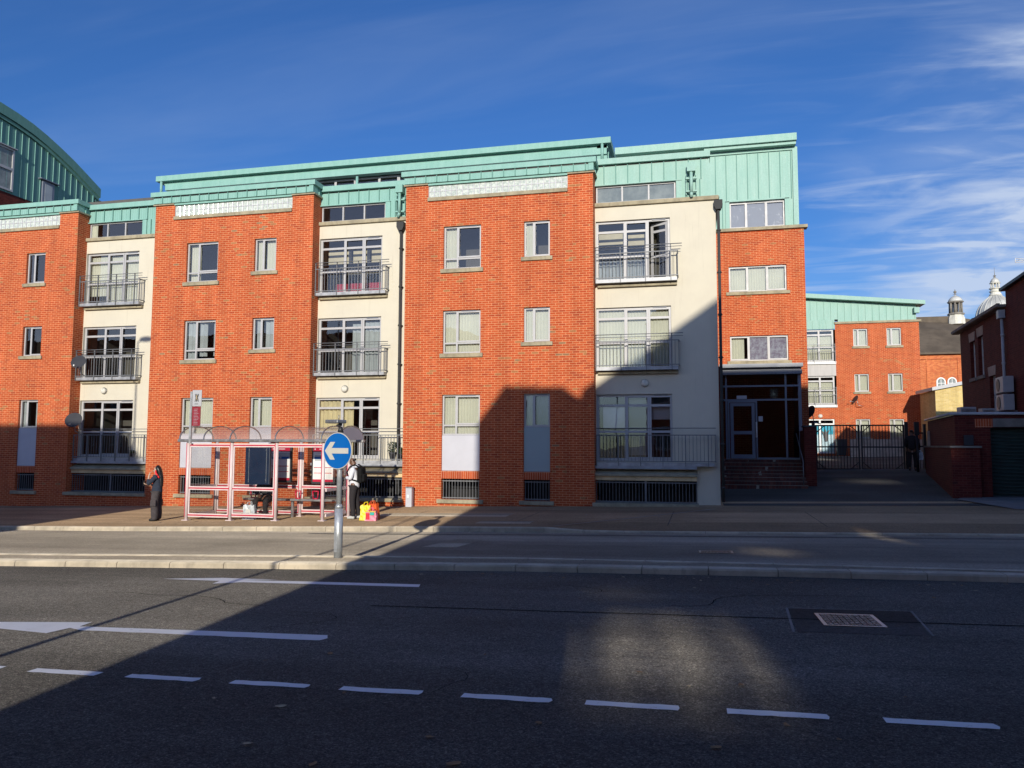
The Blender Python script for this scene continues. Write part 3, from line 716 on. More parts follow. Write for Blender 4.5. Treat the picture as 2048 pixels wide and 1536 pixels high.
for sx0, sx1, sn in strips:
    wx0 = sx0+.02; wx1 = {'AB': -20.45, 'BC': -10.53, 'D': -.61}[sn]
    ops = [(wx0, wx1, a, b) for a, b in FW]
    mb = MB()
    mb.wall(sx0, sx1, -.62, 7.80, YS, ops, .16)
    zlow = -1.12
    ge = sx1 if sn != 'D' else .12
    mb.wall(sx0, sx1, zlow+.15, -.62, YS, (), .1)
    if sn == 'D':
        mb.wall(.12, .82, -2.3, -.97, YS, (), .1)
        mb.face(((.12, YS, -2.3), (.12, YS, -.97), (.12, YS+.9, -.97), (.12, YS+.9, -2.3)))
        mb.face(((.82, YS, -2.3), (.82, 33, -2.3), (.82, 33, 7.8), (.82, YS, 7.8)))
    mb.build('render_wall', 'render', APT, recal=False)
    for i, (a, b) in enumerate(FW):
        french(APT, wx0, wx1, a, b, YS, fill=ff[sn][i], open_leaf=(sn == 'D' and i == 0))
    # attic: stone coping, copper cladding, window strip
    q = MB(); q.bbox(sx0, sx1+(.1 if sn == 'D' else 0), YS-.09, YS+.3, 7.80, 7.93, .01); q.build('stone_coping', 'stone', APT)
    ax1 = {'AB': -20.40, 'BC': -10.46, 'D': -.42}[sn]; xe = sx1 if sn != 'D' else .62
    cm = 'copper' if sn != 'D' else 'copper_pale'
    c = MB(); ya = YS+.06
    at = 9.24 if sn != 'D' else 9.42
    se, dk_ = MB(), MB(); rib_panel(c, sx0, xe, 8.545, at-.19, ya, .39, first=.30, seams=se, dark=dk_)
    c.box(ax1+.02, xe, ya, ya+.05, 7.935, 8.545)
    c.box(ax1+.02, ax1+.20, ya-.05, ya, 7.94, 8.56)
    x = ax1+.38
    while x < xe-.05: se.box(x-.013, x+.013, ya-.035, ya+.01, 7.94, 8.54); x += .39
    c.box(sx0, xe+.06, ya-.13, ya+.5, at-.19, at)
    c.box(sx0, ax1+.2, ya-.07, ya+.03, 8.53, 8.56)
    if sn == 'D':
        c.box(.62, .66, ya, 33, 7.93, 9.38); c.box(.66, .95, ya+.02, 33, 7.93, 8.0)
    cp = c.build('copper_cladding', cm, APT); se.build('standing_seams', 'copper_dark', cp); dk_.build('shadow_gap_strip', 'black', cp)
    window(APT, sx0+.03, ax1, 7.95, 8.53, YS, cols=(0, .333, .667, 1), fr=.045, setb=.10, fill=[(0, 1, 0, 1, 'frost')] if sn == 'D' else ([(0, .12, .1, .9, 'blind')] if sn == 'AB' else []), blind_y=.16, roomd=1.6, vent=False)
# under the ground floor balconies
for (x0, x1) in ((-22.83, -19.40), (-12.95, -9.47), (-3.03, .12)):
    q = MB(); q.box(x0, x1, YS-.30, YS+.1, -.755, -.66); q.build('lead_flashing', 'lead', APT)
    q = MB(); q.prism([(YS-.34, -.92), (YS-.05, -.80), (YS+.1, -.76), (YS+.1, -.98), (YS-.34, -.98)], x0, x1, 'x'); q.build('stone_ledge', 'stone', APT)
    q = MB()
    n = 5; w = (x1-x0)/n
    for i in range(n): q.box(x0+w*i+.003, x0+w*(i+1)-.003, YS-.27, YS+.1, -1.12, -.985)
    q.build('stone_lintel', 'stone_buff', APT)
    q = MB(); q.bbox(x0-.06, x1+.04, YS-.58, YS+.05, -1.93, -1.815, .012); q.build('basement_sill', 'stone', APT)
    q = MB(); q.box(x0, x1, YS-.5, YS+.1, -2.5, -1.93); q.build('plinth', 'brick', APT)
    q = MB(); n = int((x1-x0)/.105)
    for i in range(n+1):
        x = x0+.03+(x1-x0-.06)*i/n; q.tube((x, YS-.2, -1.82), (x, YS-.2, -1.16), .010, 6, cap=False)
    q.box(x0, x1, YS-.21, YS-.19, -1.20, -1.17); q.box(x0, x1, YS-.21, YS-.19, -1.80, -1.77); q.box((x0+x1)/2-.03, (x0+x1)/2+.03, YS-.22, YS-.18, -1.82, -1.14)
    q.build('basement_grille', 'rail', APT)
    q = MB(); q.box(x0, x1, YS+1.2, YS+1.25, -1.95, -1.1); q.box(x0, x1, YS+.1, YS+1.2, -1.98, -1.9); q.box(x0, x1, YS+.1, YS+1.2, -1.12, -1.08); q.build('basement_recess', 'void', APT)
# balconies
for sx0, sx1, sn in strips:
    e = {'AB': -20.12, 'BC': -10.24, 'D': -.36}[sn]
    for i, (zt, zb, zd) in enumerate(((6.17, 5.38, 5.21), (3.31, 2.54, 2.37))):
        balcony(APT, sx0+.03, e, zt, zb, zd, YS, ledge=(zd-.11, zd-.01), ext=.12)
balcony(APT, -22.75, -19.42, .32, -.50, -.66, YS, ext=0, two=False, side=False, nposts=6)
balcony(APT, -12.88, -9.48, .32, -.50, -.66, YS, ext=0, two=False, side=False, nposts=6)
balcony(APT, -3.0, .70, .32, -.50, -.66, YS, ext=0, two=False, side=True, nposts=6)
# downpipes
def downpipe(x, ztop, zbot, y, hop=True, mat='pipe', r=.045, hw=.13):
    q = MB(); q.tube((x, y, zbot), (x, y, ztop), r, 12)
    for z in [zbot+.4+1.35*i for i in range(int((ztop-zbot)/1.35)+1)]:
        if z < ztop-.1: q.tube((x, y, z), (x, y, z+.07), r*1.22, 12); q.box(x-r*1.6, x+r*1.6, y, y+.12, z+.02, z+.05)
    p = q.build('downpipe', mat, APT)
    if hop:
        h = MB(); h.prism([(x-hw, ztop+.24), (x+hw, ztop+.24), (x+hw, ztop+.06), (x+hw*.55, ztop-.06), (x-hw*.55, ztop-.06), (x-hw, ztop+.06)], y-.12, y+.14, 'y'); h.build('hopper', mat, p)
downpipe(-9.78, 7.46, -1.75, 24.66)
downpipe(.90, 7.50, -1.75, 24.70)
downpipe(-19.50, 7.30, 7.0, 24.70, hw=.08)
q = MB(); q.tube((-19.45, 24.74, -2.1), (-19.45, 24.74, 7.3), .02, 8); q.build('downpipe', 'pipe', APT)
for x, zt in ((-9.84, 8.75), (.08, 8.72)):
    q = MB(); y = 24.62; q.tube((x, y, 8.05), (x, y, zt), .052, 12); q.tube((x, y, 8.05), (x+(-.06 if x < -1 else 0), y+.05, 7.90), .052, 12)
    q.box(x-.13, x+.13, y-.08, y+.16, zt, zt+.28)
    for z in (8.5, 8.08): q.box(x-.17, x+.17, y+.04, y+.14, z, z+.05)
    for s in (-.16, .16): q.box(x+s-.01, x+s+.01, y+.1, y+.2, 8.0, 8.7)
    q.build('copper_downpipe', 'copper' if x < -1 else 'copper_pale', APT)
# set-back top storey
c = MB()
XU0, XU1 = -20.82, -2.62
c.box(XU0, XU1, 26.0, 33.0, 10.47, 10.68); c.box(XU0+.25, XU1-.12, 26.20, 33, 10.36, 10.47)
c.box(XU0+.35, XU1-.15, 26.12, 26.4, 10.12, 10.34); c.box(XU1-.5, XU1-.15, 26.2, 33, 9.2, 10.47)
for x, z0 in ((XU0+.22, 9.95), (XU1-.30, 9.9)): c.tube((x, 26.06, z0), (x, 26.06, 10.50), .05, 10)
for i in range(12): c.box(XU1-.15, XU1-.12, 26.5+i*.5, 26.52+i*.5, 9.3, 10.47)
c.build('roof_edge', 'copper', APT)
c = MB(); c.box(XU0+.4, -13.9, 26.5, 26.6, 9.1, 10.2); c.box(-9.9, XU1-.5, 26.5, 26.6, 9.1, 10.2); c.box(XU0+.35, XU0+.45, 26.6, 33, 9.1, 10.4); c.build('top_storey_wall', 'panel', APT)
window(APT, -13.9, -9.9, 9.12, 10.12, 26.4, cols=(0, .17, .38, .62, .82, 1), case=((1, 2, 9.2, 10.09), (3, 4, 9.2, 10.09)), fr=.07, roomd=1.5)
q = MB(); q.face(((-30, 25.0, 9.10), (.6, 25.0, 9.10), (.6, 33, 9.10), (-30, 33, 9.10))); q.build('flat_roof', 'lead', APT)
q = MB(); q.tube((-12.95+.9, 25.9, 9.3), (-12.95+.9, 25.9, 9.95), .05, 10); q.build('roof_vent', 'copper', APT)

# stair tower set back on the right
YE = 33.0
ew = [(6.38, 7.47), (3.48, 4.53)]
mb = MB(); mb.wall(-1.0, 4.60, -2.0, 8.95, YE, [(1.58, 3.88, a, b) for a, b in ew], .18)
mb.face(((4.60, YE, -2), (4.60, 41, -2), (4.60, 41, 8.95), (4.60, YE, 8.95)))
mb.build('brick_wall', 'brick', APT, recal=False)
window(APT, 1.58, 3.88, ew[0][0], ew[0][1], YE, cols=(0, .33, .66, 1), case=((0, 1, 6.42, 7.44), (2, 3, 6.42, 7.44)), fill=[(0, 1, 0, 1, 'blind')], sill='stone', sillw=.12)
window(APT, 1.58, 3.88, ew[1][0], ew[1][1], YE, cols=(0, .33, .66, 1), case=((0, 1, 3.52, 4.5), (2, 3, 3.52, 4.5)), fill=[(.02, .25, 0, 1, 'blind'), (.33, 1, 0, 1, 'obscure', -.08)], sill='stone', sillw=.12)
q = MB(); q.bbox(-1, 4.74, YE-.12, YE+.3, 8.95, 9.08, .01); q.build('stone_coping', 'stone', APT)
c = MB()
se, dk_ = MB(), MB(); rib_panel(c, -3.1, 4.38, 10.24, 12.40, YE+.05, .435, first=.30, seams=se)
c.box(-3.1, 1.64, YE+.05, YE+.10, 9.08, 10.24); c.box(3.90, 4.38, YE+.05, YE+.10, 9.08, 10.24)
for x in (.95, 1.38, 4.0): se.box(x-.013, x+.013, YE+.015, YE+.06, 9.09, 10.24)
c.box(1.50, 1.66, YE-.01, YE+.04, 9.09, 10.27); c.box(3.88, 4.06, YE-.01, YE+.04, 9.09, 10.27)
c.box(1.50, 4.06, YE-.01, YE+.04, 10.24, 10.30)
c.box(4.22, 4.42, YE-.03, 41, 9.085, 12.40)
c.box(.65, 4.40, YE-.02, YE+.05, 12.30, 12.42)
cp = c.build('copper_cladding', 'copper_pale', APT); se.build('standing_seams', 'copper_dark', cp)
c = MB(); c.box(-3.1, 4.36, YE-.42, 41, 12.56, 12.86); c.box(.65, 4.34, YE-.30, YE+1, 12.43, 12.56); c.build('roof_edge', 'copper_pale', APT)
window(APT, 1.66, 3.88, 9.09, 10.23, YE+.05, cols=(0, .31, .66, 1), case=((0, 1, 9.12, 10.2), (2, 3, 9.12, 10.2)), fill=[(0, 1, 0, 1, 'splash')], blind_y=.16, fr=.06)

# entrance porch and steps
P0, P1, PY = 1.20, 4.06, 31.2
q = MB(); q.box(P0-.15, P1+.08, PY-.35, YE, 3.00, 3.14); q.box(P0-.10, P1+.04, PY-.1, YE, 2.90, 2.995); q.box(P0-.15, P1+.06, PY-.22, YE, 2.74, 2.90)
q.box(P1-.02, P1+.0, PY+.05, YE, -.5, 2.74)
PO = q.build('entrance_porch', 'frame_dark', APT)
q = MB(); y0, y1 = PY, PY+.07
for x in (1.31, 3.53): q.box(x-.035, x+.035, y0, y1, -.55, 2.74)
q.box(3.98, 4.10, y0, y1, -.55, 2.74)
for z in (1.76, 2.30): q.box(1.20, 1.275, y0, y1, z-.035, z+.035); q.box(1.345, 3.495, y0+.002, y1, z-.035, z+.035); q.box(3.565, 3.98, y0+.002, y1, z-.035, z+.035)
q.box(2.47, 3.98, y0-.01, y1, -.58, -.47)
q.build('porch_frame', 'frame_dark', PO)
q = MB(); q.face(((1.2, PY+.03, -.5), (4.0, PY+.03, -.5), (4.0, PY+.03, 2.74), (1.2, PY+.03, 2.74))); q.face(((4.05, PY+.05, -.5), (4.05, YE, -.5), (4.05, YE, 2.74), (4.05, PY+.05, 2.74))); q.build('porch_glass', 'glass_door', PO, recal=False)
q = MB()
q.box(1.36, 2.46, y0-.02, y1, 1.66, 1.74); q.box(1.36, 1.42, y0-.02, y1, -.55, 1.66); q.box(2.40, 2.46, y0-.02, y1, -.55, 1.66)
q.box(1.45, 1.57, y0-.045, y0-.022, -.52, 1.64); q.box(2.25, 2.37, y0-.045, y0-.022, -.52, 1.64); q.box(1.57, 2.25, y0-.045, y0-.022, 1.52, 1.64); q.box(1.57, 2.25, y0-.045, y0-.022, .42, .55); q.box(1.57, 2.25, y0-.045, y0-.022, -.52, -.36)
DR = q.build('entrance_door', 'frame_dark', PO)
q = MB(); q.bbox(2.385, 2.44, y0-.12, y0-.05, .30, .90, .01); q.build('pull_handle', 'steel', DR)
q = MB(); q.bbox(2.50, 2.66, y0-.03, y0-.012, .92, 1.12, .01); q.bbox(1.70, 2.08, y0-.03, y0-.006, 1.80, 1.93, .004); q.build('notice_plate', 'panel', PO)
q = MB(); q.box(3.15, 3.36, YE-.2, YE-.1, 1.15, 1.42); q.ball((3.47, YE-.2, 1.42), .15, .06, .15); q.build('intercom_and_lamp', 'panel', PO)
q = MB()
n = 8; zb = zpave(2.5, 29.2)
for i in range(n):
    z0 = zb-.1; z1 = zb+(i+1)*(-.55-zb)/n; q.box(1.0, 3.98, 29.15+.27*i, 31.6, z0 if i == 0 else zb+i*(-.55-zb)/n, z1-.004)
ST = q.build('entrance_steps', 'brick_step', APT)
q = MB()
for i in range(n):
    z1 = zb+(i+1)*(-.55-zb)/n; q.box(1.0, 3.98, 29.13+.27*i, 29.20+.27*i, z1-.003, z1+.012)
q.build('step_nosing', 'stone_dark', ST)
q = MB(); q.path([(3.86, 29.4, zb+.15), (3.86, 29.4, zb+1.0), (3.86, 31.1, .45)], .018, 8); q.build('step_handrail', 'rail', ST)
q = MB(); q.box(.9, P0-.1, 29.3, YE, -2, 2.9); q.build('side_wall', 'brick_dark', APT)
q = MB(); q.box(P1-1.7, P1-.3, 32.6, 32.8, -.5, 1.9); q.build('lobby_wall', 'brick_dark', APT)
q = MB(); q.box(-2.9, .80, 29, 32.9, -2, 9.3); q.box(-30, -3.2, 27.5, 40, -2.5, 10.4); q.box(4.2, 4.35, YE+.3, 40, -2, 12.5); q.build('inner_walls', 'room', APT)

# wall lamps on the rendered strips
def wall_lamp(x, y, z, label, par=None):
    t0 = thing('wall_lamp', label, 'wall lamp', (x, y, z), group='round bulkhead lamps on the flats', local=True)
    q = MB(); q.lathe([(.13, 0), (.13, -.03), (.12, -.045)], ax='y', n=20); q.build('lamp_base', 'grey_metal', t0, origin=(0, 0, 0))
    q = MB(); q.lathe([(.115, -.045), (.10, -.08), (.06, -.105), (.01, -.115)], ax='y', n=20); q.build('lamp_shade', 'stone_white', t0, origin=(0, 0, 0))
    return t0
wall_lamp(-21.74, YS-.003, 1.98, 'round bulkhead lamp above the left ground floor balcony doors')
wall_lamp(-11.84, YS-.003, 1.92, 'round bulkhead lamp on the cream wall above the bus shelter end')
wall_lamp(-1.46, YS-.003, 1.97, 'round bulkhead lamp on the shaded cream wall right of the big brick bay')
wall_lamp(7.93, 51.99, 1.86, 'round bulkhead lamp on the rear block above its ground floor window')

# satellite dishes
def dish(loc, rz, label, r=.33, arm=.4, tilt=25):
    t0 = thing('satellite_dish', label, 'satellite dish', loc, rz, local=True)
    q = MB(); prof = [(r*k/8, .16*(k/8)**2*r/.33) for k in range(0, 9)]; prof[0] = (.001, 0)
    q.lathe([(a, -b) for a, b in prof], ax='y', n=24); q.build('dish', 'blackish', t0, origin=(0, 0, 0), recal=False, mtx=Matrix.Rotation(R(-tilt), 4, 'X'))
    q = MB(); q.path([(0, .02, -.05), (0, .06, -.35), (0, arm, -.42)], .018, 8); q.path([(0, -.02, -r*.8), (0, -.42, -.12)], .01, 6); q.bbox(-.03, .03, -.47, -.40, -.15, -.08, .01); q.build('bracket', 'grey_metal', t0, origin=(0, 0, 0))
    return t0
dish((-22.4, 24.25, 2.98), R(18), 'dark satellite dish on the middle left balcony', .27)
dish((-22.5, 24.25, .80), R(22), 'dark satellite dish on the lowest left balcony', .30)
dish((10.05, 51.6, 2.87), R(-70), 'small black satellite dish on the rear brick block wall', .24)
dish((4.80, 33.5, 1.30), R(-60), 'grey satellite dish on the corner of the brick stair tower', .30)

# balcony plant pots
def pot(x, y, z, label, h=.3, s=1):
    t0 = thing('potted_plant', label, 'plant', (x, y, z), local=True)
    q = MB(); q.lathe([(.07*s, 0), (.10*s, .16*s), (.11*s, .2*s)], n=14); q.build('pot', 'blackish', t0, origin=(0, 0, 0))
    q = MB()
    for i in range(160):
        a = random.uniform(0, 6.28); rr_ = random.random()**.5*.14*s; zz_ = .2*s+random.random()*h*s; v = Vector((rr_*math.cos(a), rr_*math.sin(a), zz_))
        d1 = Vector((random.uniform(-1, 1), random.uniform(-1, 1), random.uniform(-1, 1))).normalized()*.035; d2 = d1.cross(Vector((random.uniform(-1, 1), .3, random.uniform(-1, 1)))).normalized()*.02
        q.face((v-d1, v+d2, v+d1, v-d2))
    q.build('leaves', 'foliage', t0, origin=(0, 0, 0), recal=False)
pot(-9.98, 24.64, -.50, 'bushy dark pot plant on the balcony behind the man, left of two', .32, 1.1)
pot(-9.64, 24.66, -.50, 'small dark pot plant in the balcony corner by the brick bay, right of two', .22, .9)
pot(-20.3, 24.65, -.50, 'small pot plant on the shaded left ground floor balcony', .12, .7)
# ------------------------------------------------------------------ bus shelter
SH = thing('bus_shelter', 'long barrel roofed bus shelter with red striped white frame on the pavement', 'bus shelter', (-11.7, 19.8, zpave(-11.7, 19.8)))
SX = [-13.90, -12.52, -11.13, -9.73]; SYF, SYB = 19.15, 20.5
ZT = .02
def gz(x): return zpave(x, 19.5)
def post(x, y, stripe=True, r=.045):
    q = MB(); q.tube((x, y, gz(x)), (x, y, ZT+.06), r, 12); q.box(x-.09, x+.09, y-.09, y+.09, gz(x)+.002, gz(x)+.02)
    p = q.build('post', 'white_metal', SH)
    if stripe:
        q = MB(); q.box(x-r-.016, x-r+.012, y-.018, y+.018, gz(x)+.1, ZT); q.build('stripe', 'red', p)
for x in SX: post(x, SYF)
for x in (SX[0], SX[2], SX[3]+.12): post(x, SYB)
def rail3(xa, xb, y, z, par=SH, h=.10):
    q = MB(); q.box(xa, xb, y-.02, y+.02, z-h/2, z+h/2); p = q.build('cross_rail', 'white_metal', par)
    q = MB(); q.box(xa, xb, y-.028, y-.021, z-h*.17, z+h*.17); q.build('stripe', 'red', p)
def bay(xa, xb, y, mid=True, low=True):
    a, b = xa+.06, xb-.06; g0 = gz((xa+xb)/2)
    for z in (ZT-.07,)+((-1.25,) if mid else ())+((g0+.14,) if low else ()): rail3(a, b, y, z)
    for x in (a+.012, b-.012):
        q = MB(); q.box(x-.018, x+.018, y-.012, y+.012, g0+.19, ZT-.12); q.build('glazing_bar', 'white_metal', SH)
    q = MB(); q.face(((a, y+.002, g0+.1), (b, y+.002, g0+.1), (b, y+.002, ZT-.05), (a, y+.002, ZT-.05))); q.build('glass', 'glass_clear', SH, recal=False)
bay(SX[0], SX[1], SYF); bay(SX[1], SX[2], SYF)
bay(SX[0], SX[2], SYB, True, True); bay(SX[2], SX[3]+.12, SYB)
rail3(SX[2]+.05, SX[3]-.05, SYF, ZT-.07)
# ends
for x in (SX[0], SX[3]+.06):
    g0 = gz(x)
    for z in (ZT-.07, -1.25, g0+.14):
        q = MB(); q.box(x-.02, x+.02, SYF+.06, SYB-.06, z-.04, z+.04); q.build('end_rail', 'white_metal', SH)
    q = MB(); q.face(((x, SYF+.05, g0+.1), (x, SYB-.05, g0+.1), (x, SYB-.05, ZT-.05), (x, SYF+.05, ZT-.05))); q.build('glass', 'glass_clear', SH, recal=False)
# gutter beams and barrel roof
q = MB(); q.bbox(-14.17, -9.18, SYF-.14, SYF+.03, ZT+.02, ZT+.10, .015); q.bbox(-14.17, -9.18, SYB-.03, SYB+.14, ZT+.02, ZT+.10, .015); q.build('gutter_beam', 'grey_metal', SH)
yc, rw, rh = (SYF+SYB)/2, (SYB-SYF)/2+.10, .36
def arc(k, n, off=0): a = math.pi*k/n; return (yc-math.cos(a)*(rw+off), ZT+.10+math.sin(a)*(rh+off))
q = MB(); n = 16
for k in range(n):
    (ya, za), (yb, zb2) = arc(k, n), arc(k+1, n)
    q.face(((-14.1, ya, za), (-9.25, ya, za), (-9.25, yb, zb2), (-14.1, yb, zb2)), True)
q.build('roof_sheet', 'roofsheet', SH)
for x in (-14.12, -13.35, -12.52, -11.13, -9.75, -9.24):
    q = MB()
    for k in range(n):
        A, B, C_, D = arc(k, n), arc(k+1, n), arc(k+1, n, .03), arc(k, n, .03)
        for xx in (x-.014, x+.014): q.face(((xx, *A), (xx, *B), (xx, *C_), (xx, *D)))
        q.face(((x-.014, *D), (x-.014, *C_), (x+.014, *C_), (x+.014, *D))); q.face(((x-.014, *A), (x+.014, *A), (x+.014, *B), (x-.014, *B)))
    q.build('roof_rib', 'grey_metal', SH)
for x in (-9.235,):
    q = MB(); q.prism([arc(k, n, -.01) for k in range(n+1)], x-.01, x+.01, 'x'); q.build('end_cap', 'panel', SH)
# poster cases
q = MB(); q.bbox(-12.12, -11.36, SYF+.03, SYF+.12, -1.13, -.07, .02); pc = q.build('poster_case', 'navy', SH)
q = MB()
for x in (-12.00, -11.46): q.box(x-.004, x+.004, SYF+.024, SYF+.031, -1.07, -.13)
for x in (-12.0, -11.48):
    for z in (-.18, -1.0): q.ball((x, SYF+.025, z), .010)
q.ball((-11.72, SYF+.024, -.10), .018, .01, .018); q.build('case_trim', 'steel', pc)
def poster(x0, x1, z0, z1, y, kind):
    q = MB(); q.bbox(x0-.05, x1+.05, y, y+.08, z0-.06, z1+.05, .01); pc = q.build('timetable_case', 'blackish', SH)
    q = MB(); q.box(x0, x1, y-.004, y-.001, z0, z1); pp = q.build('timetable_poster', 'white', pc)
    q = MB(); q.box(x0, x1, y-.008, y-.005, z1-.12, z1); q.box(x0, x1, y-.008, y-.005, z0, z0+.07)
    for z in (z0+.40, z0+.24): q.box(x0+.03, x1-.04, y-.008, y-.005, z, z+.018)
    q.build('header_band', 'red', pp)
    q = MB(); q.ball((x0+.06, y-.011, z1-.045), .02, .004, .02); q.box((x0+x1)/2-.12, (x0+x1)/2+.14, y-.012, y-.009, z1-.055, z1-.035)
    q.build('header_text', 'white', pp)
    q = MB(); q.box(x0, x1 if kind else x1, y-.008, y-.005, z1-.34, z1-.15) if kind else q.box(x0+.05, x1-.05, y-.008, y-.005, z1-.38, z1-.22)
    for j in range(10):
        zz_ = z0+.10+.035*j
        for i in range(5): q.box(x0+.04+i*(x1-x0-.08)/5, x0+.04+(i+.75)*(x1-x0-.08)/5, y-.007, y-.0045, zz_, zz_+.007)
    q.build('printed_block', 'curtain_grey', pp)
    q = MB(); q.box(x0+.04, x0+(x1-x0)*.45, y-.012, y-.009, z1-.33, z1-.27); q.box(x0+(x1-x0)*.55, x1-.04, y-.012, y-.009, z1-.33, z1-.27); q.build('blue_label', 'blue', pp)
poster(-12.02, -11.42, -1.06, -.11, SYB-.12, 1)
poster(-10.68, -10.05, -1.09, -.11, SYB-.12, 0)
# bench with armrests
q = MB(); q.bbox(-12.7, -9.70, 20.05, 20.36, -1.63, -1.57, .012)
for x in (-12.5, -11.2, -9.85): q.box(x-.03, x+.03, 20.16, 20.24, gz(x), -1.63)
BN = q.build('bench', 'grey_metal', SH)
for x in (-12.45, -11.02, -10.48):
    q = MB(); a = [(-.09, -1.35), (.09, -1.35), (.065, -1.56), (-.065, -1.56)]
    for (p, s_) in zip(a, a[1:]+a[:1]): q.tube((x+p[0], 20.18, p[1]), (x+s_[0], 20.18, s_[1]), .018, 8)
    q.build('armrest', 'red', BN)

# bus stop flag
FL = thing('bus_stop_sign', 'tall grey bus stop flag with maroon panel rising from the shelter roof corner', 'bus stop sign', (-13.76, 19.0, .05))
q = MB(); q.box(-13.79, -13.73, 18.98, 19.04, .0, 1.46); q.build('pole', 'steel', FL)
q = MB(); q.bbox(-13.725, -13.43, 18.985, 19.015, 1.04, 1.50, .012); f1 = q.build('flag_plate', 'pipe_light', FL)
q = MB(); q.bbox(-13.715, -13.45, 18.987, 19.013, .49, 1.035, .006); f2 = q.build('route_panel', 'red_dark', FL)
q = MB()
for i in range(11): q.box(-13.66, -13.66+random.uniform(.10, .18), 18.982, 18.986, .54+.042*i, .546+.042*i)
q.build('route_text', 'panel', f2)
q = MB()     # two interlocking V shapes
def bar(q, a, b, w, y):
    a, b = Vector(a), Vector(b); d = (b-a).normalized(); n_ = Vector((-d.y, d.x))*w/2
    pts = [a-n_, b-n_, b+n_, a+n_]; q.prism([(p.x, p.y) for p in pts], y, y+.004, 'y')
for dx_ in (0, .055): bar(q, (-13.63+dx_, 1.39), (-13.575+dx_, 1.17), .018, 18.980); bar(q, (-13.575+dx_, 1.39), (-13.63+dx_, 1.17), .018, 18.976)
q.box(-13.64, -13.53, 18.980, 18.984, 1.10, 1.115)
q.build('emblem', 'blackish', f1)
q = MB(); bar(q, (-13.60, 1.36), (-13.55, 1.22), .010, 18.972); bar(q, (-13.555, 1.36), (-13.605, 1.22), .010, 18.969); q.build('emblem_accent', 'stone_buff', f1)

# blue arrow sign on the island
sx, sy = -5.66, 11.72; sz = zroad(sx, sy)+.08
AS = thing('road_sign', 'round blue sign with white left arrow on a grey post in the traffic island', 'road sign', (sx, sy, sz), R(-15), local=True)
q = MB(); q.tube((0, 0, 0), (0, 0, .80), .069, 20); q.tube((0, 0, .80), (0, 0, .87), .069, 20, r1=.046); q.tube((0, 0, .87), (0, 0, 2.04), .044, 18); q.bbox(-.03, .03, -.074, -.066, .1, .4, .004); q.build('post', 'steel', AS, origin=(0, 0, 0))
zc = 1.74
q = MB(); q.lathe([(.30, 0), (.302, -.006), (.30, -.012)], c=(0, -.055, zc), ax='y', n=56, smooth=False); pl = q.build('sign_plate', 'sign_white', AS, origin=(0, 0, 0))
q = MB(); q.lathe([(.288, -.013), (.288, -.016)], c=(0, -.055, zc), ax='y', n=56, smooth=False); q.build('blue_face', 'blue', pl, origin=(0, 0, 0))
q = MB(); ar = [(-.262, 0), (-.145, .145), (-.045, .145), (-.115, .045), (.235, .045), (.235, -.045), (-.115, -.045), (-.045, -.145), (-.145, -.145)]
q.prism([(x, z+zc) for x, z in ar], -.0765, -.0725, 'y'); q.build('arrow', 'sign_white', pl, origin=(0, 0, 0))
q = MB(); q.box(-.05, .05, -.055, -.04, zc-.2, zc-.16); q.box(-.05, .05, -.055, -.04, zc+.16, zc+.2); q.build('bracket', 'blackish', AS, origin=(0, 0, 0))
q = MB(); q.tube((0, 0, 2.04), (0, 0, 2.14), .05, 14, r1=.03); q.tube((0, 0, 2.14), (-.02, -.02, 2.19), .03, 12, r1=.06); q.build('lamp_neck', 'blackish', AS, origin=(0, 0, 0))
q = MB(); q.bbox(-.20, .07, -.16, .07, 2.19, 2.25, .015); q.tube((-.04, 0, 2.25), (-.04, 0, 2.33), .008, 6); q.build('lamp_head', 'grey_metal', AS, origin=(0, 0, 0))

# service pillar by the wall
BL = thing('service_pillar', 'slim grey metal service pillar standing against the brick wall', 'service pillar', (-9.10, 24.02, zpave(-9.1, 24)))
q = MB(); q.bbox(-9.20, -8.99, 23.93, 24.12, zpave(-9.1, 24), -1.44, .012); bp_ = q.build('body', 'panel', BL)
q = MB(); q.bbox(-9.215, -8.975, 23.92, 24.13, -1.44, -1.40, .01); q.build('cap', 'grey_metal', BL)
q = MB(); q.box(-9.15, -9.08, 23.925, 23.93, -1.75, -1.66); q.build('notice', 'white', bp_)

# ------------------------------------------------------------------ people
def skin(name, V, E, mat, par, sub=2, root=0, mtx=None, smooth=True):
    me = bpy.data.meshes.new(name); me.from_pydata([Vector(v[0]) for v in V], E, [])
    ob = bpy.data.objects.new(name, me); C.objects.link(ob); ob.parent = par
    me.materials.append(M[mat] if isinstance(mat, str) else mat)
    md = ob.modifiers.new('Skin', 'SKIN'); md.use_smooth_shade = smooth; md.branch_smoothing = .4
    sv = me.skin_vertices[0].data
    for i, v in enumerate(V):
        r = v[1]; sv[i].radius = (r, r) if isinstance(r, (int, float)) else r; sv[i].use_root = (i == root)
    s = ob.modifiers.new('Sub', 'SUBSURF'); s.levels = sub; s.render_levels = sub
    return ob
M['skin_light'] = plain('light_skin', (.50, .34, .25), .55, var=.05)
M['skin_dark'] = plain('dark_skin', (.14, .065, .038), .5, var=.05)
M['hair'] = plain('black_hair', (.010, .009, .009), .4, var=.2, scale=30)
M['red_hair'] = plain('bright_red_hair', (.70, .015, .02), .5, var=.15, scale=20)
M['navy_cloth'] = plain('navy_knit', (.022, .030, .050), .9, var=.2, scale=9, bump=.3)
M['cargo'] = plain('grey_brown_cotton', (.060, .050, .052), .9, var=.25, scale=9, bump=.4)
M['white_cloth'] = plain('white_fleece', (.72, .73, .78), .9, var=.08, scale=8, bump=.3)
M['black_cloth'] = plain('black_cloth', (.022, .018, .020), .9, var=.2, scale=9)
